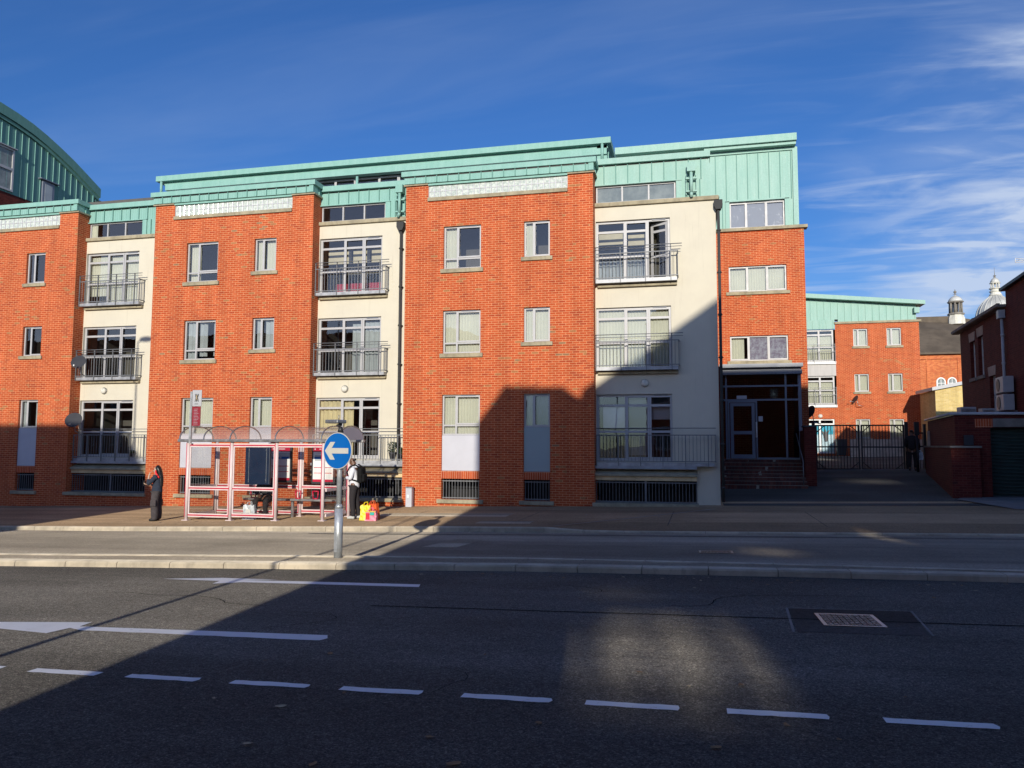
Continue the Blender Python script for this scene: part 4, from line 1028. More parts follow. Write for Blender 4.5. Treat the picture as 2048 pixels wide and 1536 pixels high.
M['black_bag'] = plain('black_nylon', (.012, .012, .013), .9, spec=.1, var=.3, scale=12)
M['dark_cloth'] = plain('charcoal_cloth', (.04, .04, .045), .9, var=.25, scale=9)
M['shoe_white'] = plain('pale_trainer', (.52, .52, .48), .6, var=.1)
M['shoe_black'] = plain('black_shoe', (.015, .015, .016), .5)
M['yellow'] = plain('yellow_plastic', (.85, .62, .01), .45, var=.06)
M['orange'] = plain('orange_plastic', (.80, .11, .02), .45, var=.08)
M['pink'] = plain('pink_plastic', (.78, .20, .28), .45, var=.15, scale=8)
M['crimson'] = plain('crimson_plastic', (.62, .01, .03), .45, var=.08)
M['teal'] = plain('teal_print', (.02, .42, .36), .5)
M['film'] = plain('pale_plastic_bag', (.60, .66, .72), .35, var=.25, scale=9)
M['print_navy'] = plain('navy_print', (.05, .06, .20), .6)

def hand(V, E, wrist, direction, curl, side=1, r=.0085):
    """palm and five fingers grown from vertex index wrist"""
    w = Vector(V[wrist][0]); d = Vector(direction).normalized(); c = Vector(curl).normalized(); s = d.cross(c).normalized()*side
    V.append((w+d*.045, .024)); p = len(V)-1; E.append((wrist, p))
    for k, (off, ln) in enumerate(((-.030, .062), (-.010, .072), (.010, .068), (.030, .052))):
        a = w+d*.085+s*off; V.append((a, .011)); i = len(V)-1; E.append((p, i))
        V.append((a+d*ln*.5+c*.008, r)); E.append((i, i+1)); V.append((a+d*ln*.75+c*ln*.55, r*.85)); E.append((i+1, i+2))
    a = w+d*.03-s*.036; V.append((a, .012)); i = len(V)-1; E.append((p, i)); V.append((a+d*.035-s*.018+c*.02, r)); E.append((i, i+1))

def head_verts(V, E, neck, hc, fwd, s=1.0):
    """skull, jaw, nose and ears continuing from the neck vertex; hc = head centre"""
    hc = Vector(hc); f = Vector(fwd).normalized(); u = Vector((0, 0, 1)); u = (u-f*u.dot(f)*.6).normalized(); sd_ = f.cross(u)
    V.append((hc-u*.045*s, .066*s)); a = len(V)-1; E.append((neck, a)); V.append((hc+u*.02*s, .086*s)); E.append((a, a+1)); V.append((hc+u*.075*s-f*.008, .062*s)); E.append((a+1, a+2))
    V.append((hc-u*.085*s+f*.055*s, .028*s)); E.append((a, a+3))
def face(par, hc, fwd, skinm, s=1.0, eyes=True):
    hc = Vector(hc); f = Vector(fwd).normalized(); u = Vector((0, 0, 1)); u = (u-f*u.dot(f)*.6).normalized(); sd_ = f.cross(u).normalized()
    q = MB(); q.tube(hc+f*.082*s+u*.012*s, hc+f*.108*s-u*.030*s, .006*s, 8, r1=.014*s)
    for k in (-1, 1): q.ball(hc+sd_*k*.088*s-u*.01*s-f*.005, .010*s, .018*s, .028*s, 10)
    q.build('nose_and_ears', skinm, par, origin=(0, 0, 0))
    q = MB()
    for k in (-1, 1): q.ball(hc+f*.078*s+sd_*k*.032*s+u*.010*s, .011*s, .011*s, .007*s, 8)
    q.ball(hc+f*.074*s-u*.060*s, .010*s, .022*s, .006*s, 8); q.build('eyes_and_mouth', 'hair', par, origin=(0, 0, 0))

# --- woman: facing left, hand to cheek, other hand holding a phone (local frame faces -Y, root turned so -Y -> -X)
wx, wy = -14.70, 18.92
WO = thing('person', 'woman with black and red hair, navy top and baggy trousers left of the shelter', 'person', (wx, wy, zpave(wx, wy)), R(-78), local=True)
V = [((0, 0, .86), .11), ((0, .01, 1.02), .10), ((0, .02, 1.20), .11), ((0, .015, 1.30), .05), ]
E_ = [(0, 1), (1, 2), (2, 3)]
head_verts(V, E_, 3, (0, -.03, 1.44), (0, -1, -.30), .98)
def limb(V, E, st, pts):
    p = st
    for a in pts: V.append(a); E.append((p, len(V)-1)); p = len(V)-1
    return p
limb(V, E_, 0, [((.085, 0, .80), .08), ((.09, -.01, .45), .055), ((.095, .02, .10), .04), ((.10, -.10, .04), .035)])
limb(V, E_, 0, [((-.085, 0, .80), .08), ((-.09, -.01, .45), .055), ((-.095, .02, .10), .04), ((-.10, -.10, .04), .035)])
w1 = limb(V, E_, 2, [((.16, .01, 1.24), .05), ((.18, -.17, 1.03), .04), ((.10, -.20, 1.24), .026)]); hand(V, E_, w1, (-.3, .1, 1), (-.6, .8, 0), 1)
w2 = limb(V, E_, 2, [((-.16, .01, 1.24), .05), ((-.19, -.04, 1.0), .04), ((-.02, -.24, 1.00), .026)]); hand(V, E_, w2, (.5, -.6, .15), (0, -.2, 1), -1)
skin('body', V, E_, 'skin_light', WO)
face(WO, (0, -.03, 1.44), (0, -1, -.30), 'skin_light', .98)
skin('top', [((0, .0, .74), .15), ((0, .0, .84), .158), ((0, .005, 1.02), .150), ((0, .02, 1.18), .135), ((0, .02, 1.27), .075), ((.165, .015, 1.235), .074), ((.19, -.17, 1.02), .062), ((.13, -.19, 1.18), .045), ((-.165, .015, 1.235), .074), ((-.20, -.04, .99), .062), ((-.06, -.20, .99), .045)],
     [(0, 1), (1, 2), (2, 3), (3, 4), (3, 5), (5, 6), (6, 7), (3, 8), (8, 9), (9, 10)], 'navy_cloth', WO)
skin('trousers', [((0, .0, .90), .125), ((.09, 0, .72), .115), ((.10, -.01, .45), .105), ((.10, .01, .22), .110), ((.10, .01, .02), .088), ((-.09, 0, .72), .115), ((-.10, -.01, .45), .105), ((-.10, .01, .22), .110), ((-.10, .01, .02), .088)],
     [(0, 1), (1, 2), (2, 3), (3, 4), (0, 5), (5, 6), (6, 7), (7, 8)], 'cargo', WO)
for s_ in (-1, 1):
    q = MB(); q.bbox(s_*.205-.02 if s_ > 0 else s_*.205-.02, s_*.205+.02, -.08, .08, .42, .60, .02); q.build('pocket', 'cargo', WO, origin=(0, 0, 0))
    skin('shoe', [((s_*.10, .05, .045), .045), ((s_*.10, -.05, .045), .048), ((s_*.105, -.15, .035), .036)], [(0, 1), (1, 2)], 'shoe_black', WO)
skin('hair', [((0, -.045, 1.525), .070), ((0, .0, 1.50), .104), ((0, .055, 1.44), .098), ((0, .085, 1.28), .085), ((0, .10, 1.10), .075), ((0, .11, .92), .055), ((.075, .02, 1.36), .03), ((-.075, .02, 1.36), .03)], [(0, 1), (1, 2), (2, 3), (3, 4), (4, 5), (2, 6), (2, 7)], 'hair', WO)
skin('red_hair', [((.085, -.02, 1.42), .022), ((.105, .0, 1.33), .030), ((.12, .06, 1.26), .028), ((.12, .11, 1.20), .018)], [(0, 1), (1, 2), (2, 3)], 'red_hair', WO)
q = MB(); q.bbox(-.02, .06, -.36, -.345, .98, 1.13, .005)
ph = q.build('phone', 'blackish', None, origin=(0, 0, 0)); tag(ph, 'dark phone held in the hand of the woman left of the shelter', 'phone'); ph.location = (wx, wy, zpave(wx, wy)); ph.rotation_euler = (0, 0, R(-78))

# --- man: facing left, head bowed over a phone, backpack on his back
mx_, my_ = -9.10, 19.78
MA = thing('person', 'man in white hoodie and black trousers looking down at the right end of the shelter', 'person', (mx_, my_, zpave(mx_, my_)), R(-92), local=True)
V = [((0, 0, .95), .12), ((0, .01, 1.13), .11), ((0, .03, 1.34), .12), ((0, .0, 1.46), .055)]; E_ = [(0, 1), (1, 2), (2, 3)]
hcm = (0, -.085, 1.59)
head_verts(V, E_, 3, hcm, (0, -1, -.75), 1.0)
limb(V, E_, 0, [((.09, 0, .88), .09), ((.10, -.02, .50), .058), ((.10, .03, .10), .042), ((.11, -.10, .04), .038)])
limb(V, E_, 0, [((-.09, 0, .88), .09), ((-.10, .01, .50), .058), ((-.12, .09, .10), .042), ((-.13, -.02, .04), .038)])
w1 = limb(V, E_, 2, [((.18, .02, 1.38), .055), ((.21, -.02, 1.10), .045), ((.08, -.26, 1.16), .028)]); hand(V, E_, w1, (-.4, -.9, .25), (-.3, .1, 1), 1)
w2 = limb(V, E_, 2, [((-.18, .02, 1.38), .055), ((-.21, -.02, 1.10), .045), ((-.08, -.26, 1.14), .028)]); hand(V, E_, w2, (.4, -.9, .25), (.3, .1, 1), -1)
skin('body', V, E_, 'skin_dark', MA)
face(MA, hcm, (0, -1, -.75), 'skin_dark')
skin('hoodie', [((0, .0, .80), .135), ((0, .0, .93), .152), ((0, .0, 1.12), .150), ((0, .02, 1.32), .155), ((0, .035, 1.44), .085), ((.18, .02, 1.37), .080), ((.22, -.01, 1.10), .066), ((.12, -.20, 1.14), .047), ((-.18, .02, 1.37), .080), ((-.22, -.01, 1.10), .066), ((-.12, -.20, 1.12), .047), ((0, .10, 1.47), .075)],
     [(0, 1), (1, 2), (2, 3), (3, 4), (3, 5), (5, 6), (6, 7), (3, 8), (8, 9), (9, 10), (4, 11)], 'white_cloth', MA)
skin('trousers', [((0, .0, .99), .125), ((.09, 0, .80), .110), ((.10, -.02, .50), .085), ((.105, .02, .20), .070), ((.105, .03, .06), .058), ((-.09, 0, .78), .105), ((-.105, .01, .50), .085), ((-.115, .07, .20), .070), ((-.12, .08, .06), .058)],
     [(0, 1), (1, 2), (2, 3), (3, 4), (0, 5), (5, 6), (6, 7), (7, 8)], 'black_cloth', MA)
for s_, oy in ((1, 0), (-1, .08)):
    skin('shoe', [((s_*.115, .08+oy, .05), .050), ((s_*.115, -.02+oy, .055), .050), ((s_*.12, -.15+oy, .038), .038)], [(0, 1), (1, 2)], 'shoe_white', MA)
skin('hair', [((0, -.04, 1.645), .082), ((0, .0, 1.585), .068)], [(0, 1)], 'hair', MA)
BPK = thing('backpack', 'black backpack worn on the back of the man in the white hoodie', 'backpack', (mx_, my_, zpave(mx_, my_)), R(-92), local=True)
q = MB(); q.bbox(-.16, .16, .12, .28, .98, 1.42, .065); q.build('bag_body', 'black_bag', BPK, origin=(0, 0, 0))
q = MB(); q.bbox(-.12, .12, .26, .335, 1.02, 1.24, .035); q.build('front_pocket', 'black_bag', BPK, origin=(0, 0, 0))
q = MB()
for s_ in (-1, 1): q.path([(s_*.11, .17, 1.42), (s_*.12, .06, 1.49), (s_*.12, -.10, 1.42), (s_*.13, -.165, 1.28), (s_*.16, -.10, 1.10), (s_*.15, .16, 1.04)], .02, 8)
q.build('strap', 'black_bag', BPK, origin=(0, 0, 0))
q = MB(); q.bbox(-.035, .035, -.405, -.393, 1.15, 1.30, .005); ph = q.build('phone', 'blackish', None, origin=(0, 0, 0)); ph.location = (mx_, my_, zpave(mx_, my_)); ph.rotation_euler = (0, 0, R(-92)); tag(ph, 'dark phone held in both hands of the man with the backpack', 'phone')

# --- seated person behind the poster case
px_, py_ = -11.98, 20.12
SE = thing('person', 'dark clothed person sitting on the shelter bench behind the navy poster case', 'person', (px_, py_, zpave(px_, py_)), R(8), local=True)
V = [((0, .05, .56), .13), ((0, .0, .74), .11), ((0, -.10, .95), .12), ((0, -.18, 1.07), .05)]; E_ = [(0, 1), (1, 2), (2, 3)]
hcs = (.06, -.22, 1.17); head_verts(V, E_, 3, hcs, (.2, -1, -.6))
limb(V, E_, 0, [((.10, -.02, .54), .09), ((.15, -.44, .55), .06), ((.14, -.42, .12), .042), ((.15, -.56, .04), .038)])
limb(V, E_, 0, [((-.10, -.02, .54), .09), ((-.15, -.42, .55), .06), ((-.17, -.40, .12), .042), ((-.19, -.53, .04), .038)])
w1 = limb(V, E_, 2, [((.18, -.08, .98), .055), ((.22, -.22, .72), .045), ((.14, -.42, .66), .028)]); hand(V, E_, w1, (-.3, -.6, -.5), (0, -.3, -1), 1)
w2 = limb(V, E_, 2, [((-.18, -.08, .98), .055), ((-.22, -.22, .72), .045), ((-.04, -.44, .68), .028)]); hand(V, E_, w2, (.3, -.6, -.3), (0, -.3, -1), -1)
skin('body', V, E_, 'skin_dark', SE); face(SE, hcs, (.2, -1, -.6), 'skin_dark')
skin('jacket', [((0, .05, .55), .16), ((0, 0, .74), .15), ((0, -.09, .95), .15), ((0, -.15, 1.04), .08), ((.18, -.08, .98), .08), ((.22, -.22, .72), .068), ((.16, -.38, .67), .048), ((-.18, -.08, .98), .08), ((-.22, -.22, .72), .068), ((-.07, -.40, .68), .048)],
     [(0, 1), (1, 2), (2, 3), (2, 4), (4, 5), (5, 6), (2, 7), (7, 8), (8, 9)], 'dark_cloth', SE)
skin('trousers', [((0, .05, .55), .14), ((.11, -.04, .54), .10), ((.15, -.44, .54), .082), ((.14, -.42, .28), .07), ((.14, -.41, .12), .056), ((-.11, -.04, .54), .10), ((-.15, -.42, .54), .082), ((-.17, -.40, .28), .07), ((-.17, -.40, .12), .056)],
     [(0, 1), (1, 2), (2, 3), (3, 4), (0, 5), (5, 6), (6, 7), (7, 8)], 'black_cloth', SE)
for s_, ax_ in ((1, .145), (-1, -.18)): skin('shoe', [((ax_, -.38, .05), .048), ((ax_, -.48, .05), .048), ((ax_, -.60, .038), .036)], [(0, 1), (1, 2)], 'shoe_black', SE)
skin('hair', [((.06, -.17, 1.23), .085), ((.06, -.12, 1.14), .075)], [(0, 1)], 'hair', SE)

# --- dark figure by the pedestrian gate
gx_, gy_ = 8.72, 34.35
GP = thing('person', 'person in black standing in the shade at the right post of the black gates', 'person', (gx_, gy_, zpave(gx_, gy_)), R(160), local=True)
V = [((0, 0, .95), .12), ((0, .01, 1.13), .11), ((0, .02, 1.34), .12), ((0, 0, 1.47), .055)]; E_ = [(0, 1), (1, 2), (2, 3)]
head_verts(V, E_, 3, (0, -.02, 1.60), (0, -1, -.1))
limb(V, E_, 0, [((.09, 0, .88), .09), ((.10, 0, .50), .058), ((.10, .03, .10), .042), ((.11, -.10, .04), .038)])
limb(V, E_, 0, [((-.09, 0, .88), .09), ((-.10, .0, .50), .058), ((-.12, .03, .10), .042), ((-.13, -.10, .04), .038)])
w1 = limb(V, E_, 2, [((.18, .02, 1.38), .055), ((.22, .0, 1.10), .045), ((.22, -.12, .90), .028)]); hand(V, E_, w1, (0, -.2, -1), (-1, 0, 0), 1)
w2 = limb(V, E_, 2, [((-.18, .02, 1.38), .055), ((-.23, .02, 1.10), .045), ((-.26, -.06, .88), .028)]); hand(V, E_, w2, (0, -.2, -1), (1, 0, 0), -1)
skin('body', V, E_, 'skin_dark', GP); face(GP, (0, -.02, 1.60), (0, -1, -.1), 'skin_dark')
skin('coat', [((0, .0, .80), .19), ((0, .0, 1.10), .17), ((0, .02, 1.32), .16), ((0, .02, 1.45), .08), ((.19, .02, 1.37), .085), ((.23, 0, 1.10), .07), ((.22, -.10, .95), .05), ((-.19, .02, 1.37), .085), ((-.24, .02, 1.10), .07), ((-.255, -.04, .94), .05)],
     [(0, 1), (1, 2), (2, 3), (2, 4), (4, 5), (5, 6), (2, 7), (7, 8), (8, 9)], 'black_cloth', GP)
skin('trousers', [((0, .0, .85), .14), ((.09, 0, .76), .11), ((.10, 0, .50), .085), ((.105, .02, .12), .06), ((-.09, 0, .76), .11), ((-.105, 0, .50), .085), ((-.12, .03, .12), .06)], [(0, 1), (1, 2), (2, 3), (0, 4), (4, 5), (5, 6)], 'black_cloth', GP)
for s_ in (-1, 1): skin('shoe', [((s_*.11, .06, .05), .05), ((s_*.115, -.04, .05), .048), ((s_*.12, -.15, .038), .036)], [(0, 1), (1, 2)], 'shoe_black', GP)
skin('hair', [((0, .01, 1.66), .09), ((0, .05, 1.58), .075)], [(0, 1)], 'hair', GP)

# --- carrier bags
def carrier(name, label, loc, rz, w, d, h, mat, extra):
    t0 = thing(name, label, 'bag', loc, rz, local=True)
    b = bmesh.new(); bmesh.ops.create_cube(b, size=1); bmesh.ops.subdivide_edges(b, edges=b.edges[:], cuts=5, use_grid_fill=True)
    for v in b.verts:
        z = v.co.z+.5; k = 1-.12*z+.05*math.sin(v.co.x*9+z*7); ky = 1-.35*z
        v.co = Vector((v.co.x*w*k+random.uniform(-.006, .006), v.co.y*d*ky+random.uniform(-.008, .008), z*h+(.02*math.sin(v.co.x*14) if z > .9 else 0)))
    q = MB(); q.absorb(b)
    o = q.build('bag_body', mat, t0, origin=(0, 0, 0))
    q = MB()
    for s_ in (-1, 1): q.path([(-w*.22, s_*d*.18, h-.01), (-w*.14, s_*d*.2, h+.07), (w*.10, s_*d*.2, h+.085), (w*.2, s_*d*.18, h-.01)], .008, 6)
    q.build('handle', mat, t0, origin=(0, 0, 0))
    for (a, b_, c, e, mt) in extra:
        q = MB(); q.bbox(a*w, b_*w, -d*.52, -d*.46, c*h, e*h, .01); q.build('print', mt, o, origin=(0, 0, 0))
    return t0
carrier('carrier_bag', 'tall yellow carrier bag standing by the man at the shelter', (-8.62, 19.50, zpave(-8.6, 19.5)), R(10), .30, .20, .40, 'yellow', [(.05, .4, .2, .75, 'yellow')])
carrier('carrier_bag', 'orange carrier bag standing behind the yellow one', (-8.50, 19.66, zpave(-8.5, 19.66)), R(-8), .34, .20, .42, 'orange', [(-.3, .1, .6, .9, 'crimson')])
carrier('carrier_bag', 'small pink and red printed carrier bag, front right of the three by the man', (-8.38, 19.32, zpave(-8.38, 19.3)), R(5), .31, .20, .26, 'pink', [(-.42, -.1, .15, .8, 'crimson'), (-.05, .32, .58, .88, 'teal'), (-.45, .45, .9, .98, 'yellow')])
carrier('carrier_bag', 'pale plastic carrier bag on the ground between the feet of the seated person', (-12.16, 19.55, zpave(-12.1, 19.55)), R(5), .36, .18, .40, 'film', [(-.2, .2, .45, .7, 'white')])
q = MB()
for i in range(4): q.box(-12.17+.045*i, -12.145+.045*i, 19.425, 19.432, -1.915, -1.87+(.012 if i % 2 else 0))
carrier('carrier_bag', 'pale blue carrier bag hanging beside the dark figure at the gates', (8.98, 34.25, zpave(9, 34.3)+.45), R(0), .22, .12, .30, 'film', [])

# ------------------------------------------------------------------ gates, pillar, gate posts
GT = thing('entrance_gates', 'tall black double leaf gates of upright bars across the driveway', 'gate', (6.9, 35, zpave(6.9, 35)))
gb, gt_ = -1.02, .88
for xa, xb in ((5.12, 6.86), (6.92, 8.60)):
    q = MB(); y0, y1 = 34.97, 35.03
    q.box(xa, xb, y0, y1, gt_-.06, gt_); q.box(xa, xb, y0, y1, gb, gb+.06); q.box(xa, xb, y0+.005, y1-.005, -.09, -.03)
    q.box(xa, xa+.06, y0+.002, y1-.002, gb+.06, gt_-.06); q.box(xb-.06, xb, y0+.002, y1-.002, gb+.06, gt_-.06)
    n = int((xb-xa)/.118)
    for i in range(1, n): x = xa+(xb-xa)*i/n; q.tube((x, 35, gb+.06), (x, 35, gt_-.06), .016, 6, cap=False)
    for sx_, px0 in ((1, xa+.05), (-1, xb-.05)):
        q.tube((px0, 35, gt_-.32), (px0+sx_*.30, 35, gt_-.05), .022, 6); q.tube((px0, 35, gb+.32), (px0+sx_*.30, 35, gb+.05), .022, 6)
    q.build('gate_leaf', 'black', GT)
for x, zt in ((5.04, 1.0), (8.68, 1.0)):
    q = MB(); q.box(x-.06, x+.06, 34.94, 35.06, gb-.1, zt); q.build('gate_post', 'black', GT)
PG = thing('pedestrian_gate', 'narrow black pedestrian gate right of the double gates', 'gate', (9.1, 35.1, zpave(9.1, 35)))
q = MB()
for z in (gb, -.06, .50): q.box(8.82, 9.34, 35.06, 35.10, z, z+.06)
for i in range(5): x = 8.84+.12*i; q.tube((x, 35.08, gb), (x, 35.08, .52), .012, 6)
q.build('gate_leaf', 'black', PG)
q = MB(); q.box(9.34, 9.44, 35.0, 35.1, gb-.1, .9); q.build('gate_post', 'black', PG)
q = MB(); q.bbox(8.72, 8.90, 33.9, 34.0, .42, .96, .01); q.tube((8.81, 33.95, -1.2), (8.81, 33.95, .42), .05, 10)
IC = q.build('access_control_post', 'black'); tag(IC, 'black entry keypad post in front of the gate beside the dark figure', 'post')
q = MB(); q.bbox(9.06, 9.20, 33.4, 33.5, -.9, .58, .01); q = q.build('timber_post', 'fence'); tag(q, 'weathered timber post against the brick outbuilding by the pedestrian gate', 'post')
PL = thing('brick_pillar', 'red brick pillar with dark cap at the foot of the entrance steps', 'pillar', (4.16, 30, zpave(4.16, 30)))
q = MB(); q.box(3.97, 4.36, 29.75, 30.14, zpave(4, 30)-.1, .66); q.build('pillar_shaft', 'brick_dark', PL)
q = MB(); q.bbox(3.93, 4.40, 29.71, 30.18, .662, .72, .01); q.build('cap', 'blackish', PL)
q = MB(); q.box(4.00, 4.30, 30.145, 33.0, -1.9, .55); W1 = q.build('brick_garden_wall', 'brick_dark'); tag(W1, 'brick wall running back from the pillar along the entrance steps', 'wall')

# ------------------------------------------------------------------ rear block
RB = thing('rear_apartment_building', 'sunlit rear brick block of flats with sloping green copper roof beyond the gates', 'building', (10.5, 52, -.6))
YR = 52.0
rx = [(10.02, 10.87), (11.98, 12.82)]; rz_ = [(6.27, 7.39), (3.38, 4.51), (.44, 1.66)]
mb = MB(); mb.wall(8.95, 13.85, -1.2, 7.72, YR, [(a, b, c, d) for a, b in rx for c, d in rz_], .16)
mb.wall(3.0, 8.95, 1.70, 2.46, YR, (), .1)
mb.wall(3.0, 8.95, -1.2, 1.70, YR, [(6.2, 8.78, -.5, 1.68)], .16)
mb.face(((13.85, YR, -1.2), (13.85, 60, -1.2), (13.85, 60, 7.72), (13.85, YR, 7.72)))
mb.build('brick_wall', 'brick', RB, recal=False)
for (a, b) in rx:
    for (c, d) in rz_: window(RB, a, b, c, d, YR, cols=(0, .32, 1), case=((1, 2, c+.03, d-.03),), fill=[(0, 1, 0, 1, 'blind')], sill='stone', fr=.06)
mb = MB(); mb.wall(3.0, 8.95, 4.42, 5.20, YR, (), .1); mb.wall(3.0, 6.3, 2.46, 7.42, YR+.01, (), .1); mb.build('render_wall', 'render_grey', RB, recal=False)
for z0, z1 in ((5.36, 7.40), (2.60, 4.42)):
    window(RB, 7.1, 8.85, z0, z1, YR+.02, cols=(0, .5, 1), trans=((0, 1, z1-.33), (1, 2, z1-.33), (0, 1, z0+.9), (1, 2, z0+.9)), fr=.10, fill=[(0, .47, 0, .8, 'blind'), (.53, 1, 0, .8, 'blind')])
    q = MB(); q.box(6.3, 8.95, YR-.12, YR, z0-.19, z0-.03); dk = q.build('balcony', 'white', RB)
    r = MB(); r.box(6.3, 8.93, YR-.12, YR-.09, z0+.60, z0+.63); r.box(6.3, 8.93, YR-.12, YR-.09, z0+.90, z0+.92); r.box(6.3, 8.93, YR-.12, YR-.09, z0+1.05, z0+1.07)
    for i in range(20): r.tube((6.35+.135*i, YR-.1, z0-.03), (6.35+.135*i, YR-.1, z0+.62), .010, 5, cap=False)
    for x in (6.4, 7.65, 8.9): r.box(x-.015, x+.015, YR-.13, YR-.10, z0-.15, z0+1.1)
    r.build('railing', 'rail', dk)
w = window(RB, 6.2, 8.78, -.5, 1.68, YR, cols=(0, .33, .66, 1), trans=((0, 1, 1.35), (1, 2, 1.35), (2, 3, 1.35)), fr=.09, fmat='frame_white', fill=[(0, 1, 0, .84, 'mural_pale', -.02), (.35, .98, .55, .82, 'mural', -.05)], blind_y=.22)
q = MB()       # dark tree shaped stickers
for cx_, k in ((7.55, 1), (8.25, 1.15)):
    q.prism([(cx_-.07*k, 0.25), (cx_+.07*k, .25), (cx_+.13*k, .80), (cx_+.22*k, 1.0), (cx_+.02, .86), (cx_-.04, 1.05), (cx_-.08*k, .84), (cx_-.24*k, .95), (cx_-.12*k, .62)], YR+.10, YR+.11, 'y')
q.build('sticker', 'blackish', w)
q = MB(); q.bbox(8.9, 13.98, YR-.1, YR+.3, 7.72, 7.86, .01); q.build('stone_coping', 'stone', RB)
c = MB()
def rz_at(x): return 9.55-(x-7.26)*.0985
x = 3.0
while x < 13.7:
    xb = min(x+.41, 13.72); z0 = 7.86 if x > 8.9 else 8.03
    c.prism([(x, z0), (xb, z0), (xb, rz_at(xb)-.14), (x, rz_at(x)-.14)], YR+.02, YR+.1, 'y'); c.box(x-.012, x+.012, YR-.02, YR+.03, z0, rz_at(x)-.15); x += .41
x = 3.1
while x < 8.9: c.box(x-.012, x+.012, YR-.06, YR, 7.43, 7.98); x += .41
c.box(3.0, 8.93, YR-.03, YR+.1, 7.42, 8.02)
c.build('copper_cladding', 'copper_pale', RB)
c = MB(); c.prism([(3.0, rz_at(3)+.17), (14.15, rz_at(14.15)+.12), (14.15, rz_at(14.15)-.12), (3.0, rz_at(3)-.12)], YR-.45, 60, 'y'); c.box(13.55, 13.85, YR-.3, YR, 8.25, 8.6); c.build('roof_edge', 'copper_pale', RB)
q = MB(); q.box(3, 13.7, YR+1.6, 60, -1, 7.6); q.build('inner_walls', 'room', RB)
q = MB()
for i in range(16): q.box(9.25+.28*i, 9.25+.28*i+.27, 50.0, 50.04, -.68, .38)
FN = q.build('board_fence', 'fence'); tag(FN, 'low pale board fence in the shaded courtyard behind the gates', 'fence')
BI = thing('wheelie_bin', 'black wheelie bin against the rear block beside the painted window', 'bin', (8.92, 50.9, zpave(8.9, 50.9)))
z = zpave(8.9, 50.9); q = MB(); q.prism([(8.70, z+.08), (9.14, z+.08), (9.20, z+1.0), (8.64, z+1.0)], 50.6, 51.2, 'y'); q.build('bin_body', 'blackish', BI)
q = MB(); q.bbox(8.62, 9.22, 50.55, 51.22, z+1.0, z+1.08, .02); q.build('lid', 'blackish', BI)
for x in (8.72, 9.12):
    q = MB(); q.tube((x-.03, 51.15, z+.1), (x+.03, 51.15, z+.1), .1, 14); q.build('wheel', 'black', BI)

# ------------------------------------------------------------------ right hand side buildings
OB = thing('brick_outbuilding', 'low flat roofed dark brick outbuilding with green shutter at the right edge', 'building', (10, 28, -1.7))
mb = MB(); zb = -2.0
mb.wall(8.12, 15, zb, .98, 27, [(9.13, 13.2, -1.72, .58)], .25)
mb.face(((8.12, 27, zb), (8.12, 27, .98), (9.24, 34, .98), (9.24, 34, zb)))
mb.face(((8.12, 27, .98), (15, 27, .98), (15, 34, .98), (9.24, 34, .98))); mb.face(((9.24, 34, zb), (9.24, 34, .98), (15, 34, .98), (15, 34, zb)))
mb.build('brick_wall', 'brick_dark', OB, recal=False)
q = MB(); q.box(9.13, 13.2, 27.22, 27.26, -1.72, .58)
for i in range(20): q.tube((9.13, 27.21, -1.6+.11*i), (13.2, 27.21, -1.6+.11*i), .02, 6)
q.build('roller_shutter', 'green_door', OB)
q = MB(); q.bbox(9.20, 15, 26.97, 27.1, .59, .86, .01); q.build('lintel', 'stone_dark', OB)
q = MB(); q.box(8.70, 9.195, 26.975, 27.05, .585, .855); q.build('soldier_course', 'soldier', OB)
q = MB(); q.tube((8.0, 26.95, 1.02), (15, 26.95, 1.0), .045, 12); q.tube((8.0, 26.95, 1.02), (9.15, 34, 1.03), .045, 12); q.build('gutter', 'pipe_light', OB)
q = MB(); q.prism([(7.92, 26.78), (8.74, 26.78), (8.74, 26.99), (8.14, 26.99), (9.2, 33.6), (9.0, 33.6)], zb, -.06, 'z'); q.build('low_wall', 'brick_dark', OB)
q = MB(); q.prism([(7.88, 26.72), (8.78, 26.72), (8.78, 26.99), (8.16, 26.99), (9.22, 33.6), (8.96, 33.6)], -.058, 0, 'z'); q.build('coping', 'stone_dark', OB)
q = MB(); q.bbox(8.35, 8.62, 26.93, 26.99, .02, .34, .008); q.build('vent_grille', 'blackish', OB)

HO = thing('brick_house', 'tall dark brick building in shade at the right edge with white framed sash windows', 'building', (11.58, 37.3, -1.7), R(-95.5), local=True)
hz = 1.7       # local z of world z=0 is +1.7
hw_ = [(1.70, 2.50, 2.80+hz, 4.33+hz), (3.00, 3.80, 2.80+hz, 4.38+hz), (4.50, 5.35, 1.10+hz, 2.66+hz)]
mb = MB()
mb.wall(0, 7.17, 0, 4.95+hz, 0, hw_, .22); mb.wall(7.17, 12, 0, 5.50+hz, -.02, (), .1)
mb.face(((0, 0, 0), (0, 0, 4.95+hz), (0, 6, 4.95+hz), (0, 6, 0))); mb.face(((0, 0, 4.95+hz), (7.17, 0, 4.95+hz), (7.17, 6, 4.95+hz), (0, 6, 4.95+hz)))
mb.face(((7.17, 0, 4.9+hz), (7.17, 0, 5.5+hz), (7.17, 6, 5.5+hz), (7.17, 6, 4.9+hz))); mb.face(((7.17, 0, 5.5+hz), (12, 0, 5.5+hz), (12, 6, 5.5+hz), (7.17, 6, 5.5+hz))); mb.face(((12, 0, 0), (12, 6, 0), (12, 6, 5.5+hz), (12, 0, 5.5+hz))); mb.face(((0, 6, 0), (12, 6, 0), (12, 6, 5+hz), (0, 6, 5+hz)))
mb.build('brick_wall', 'brick_dark', HO, recal=False)
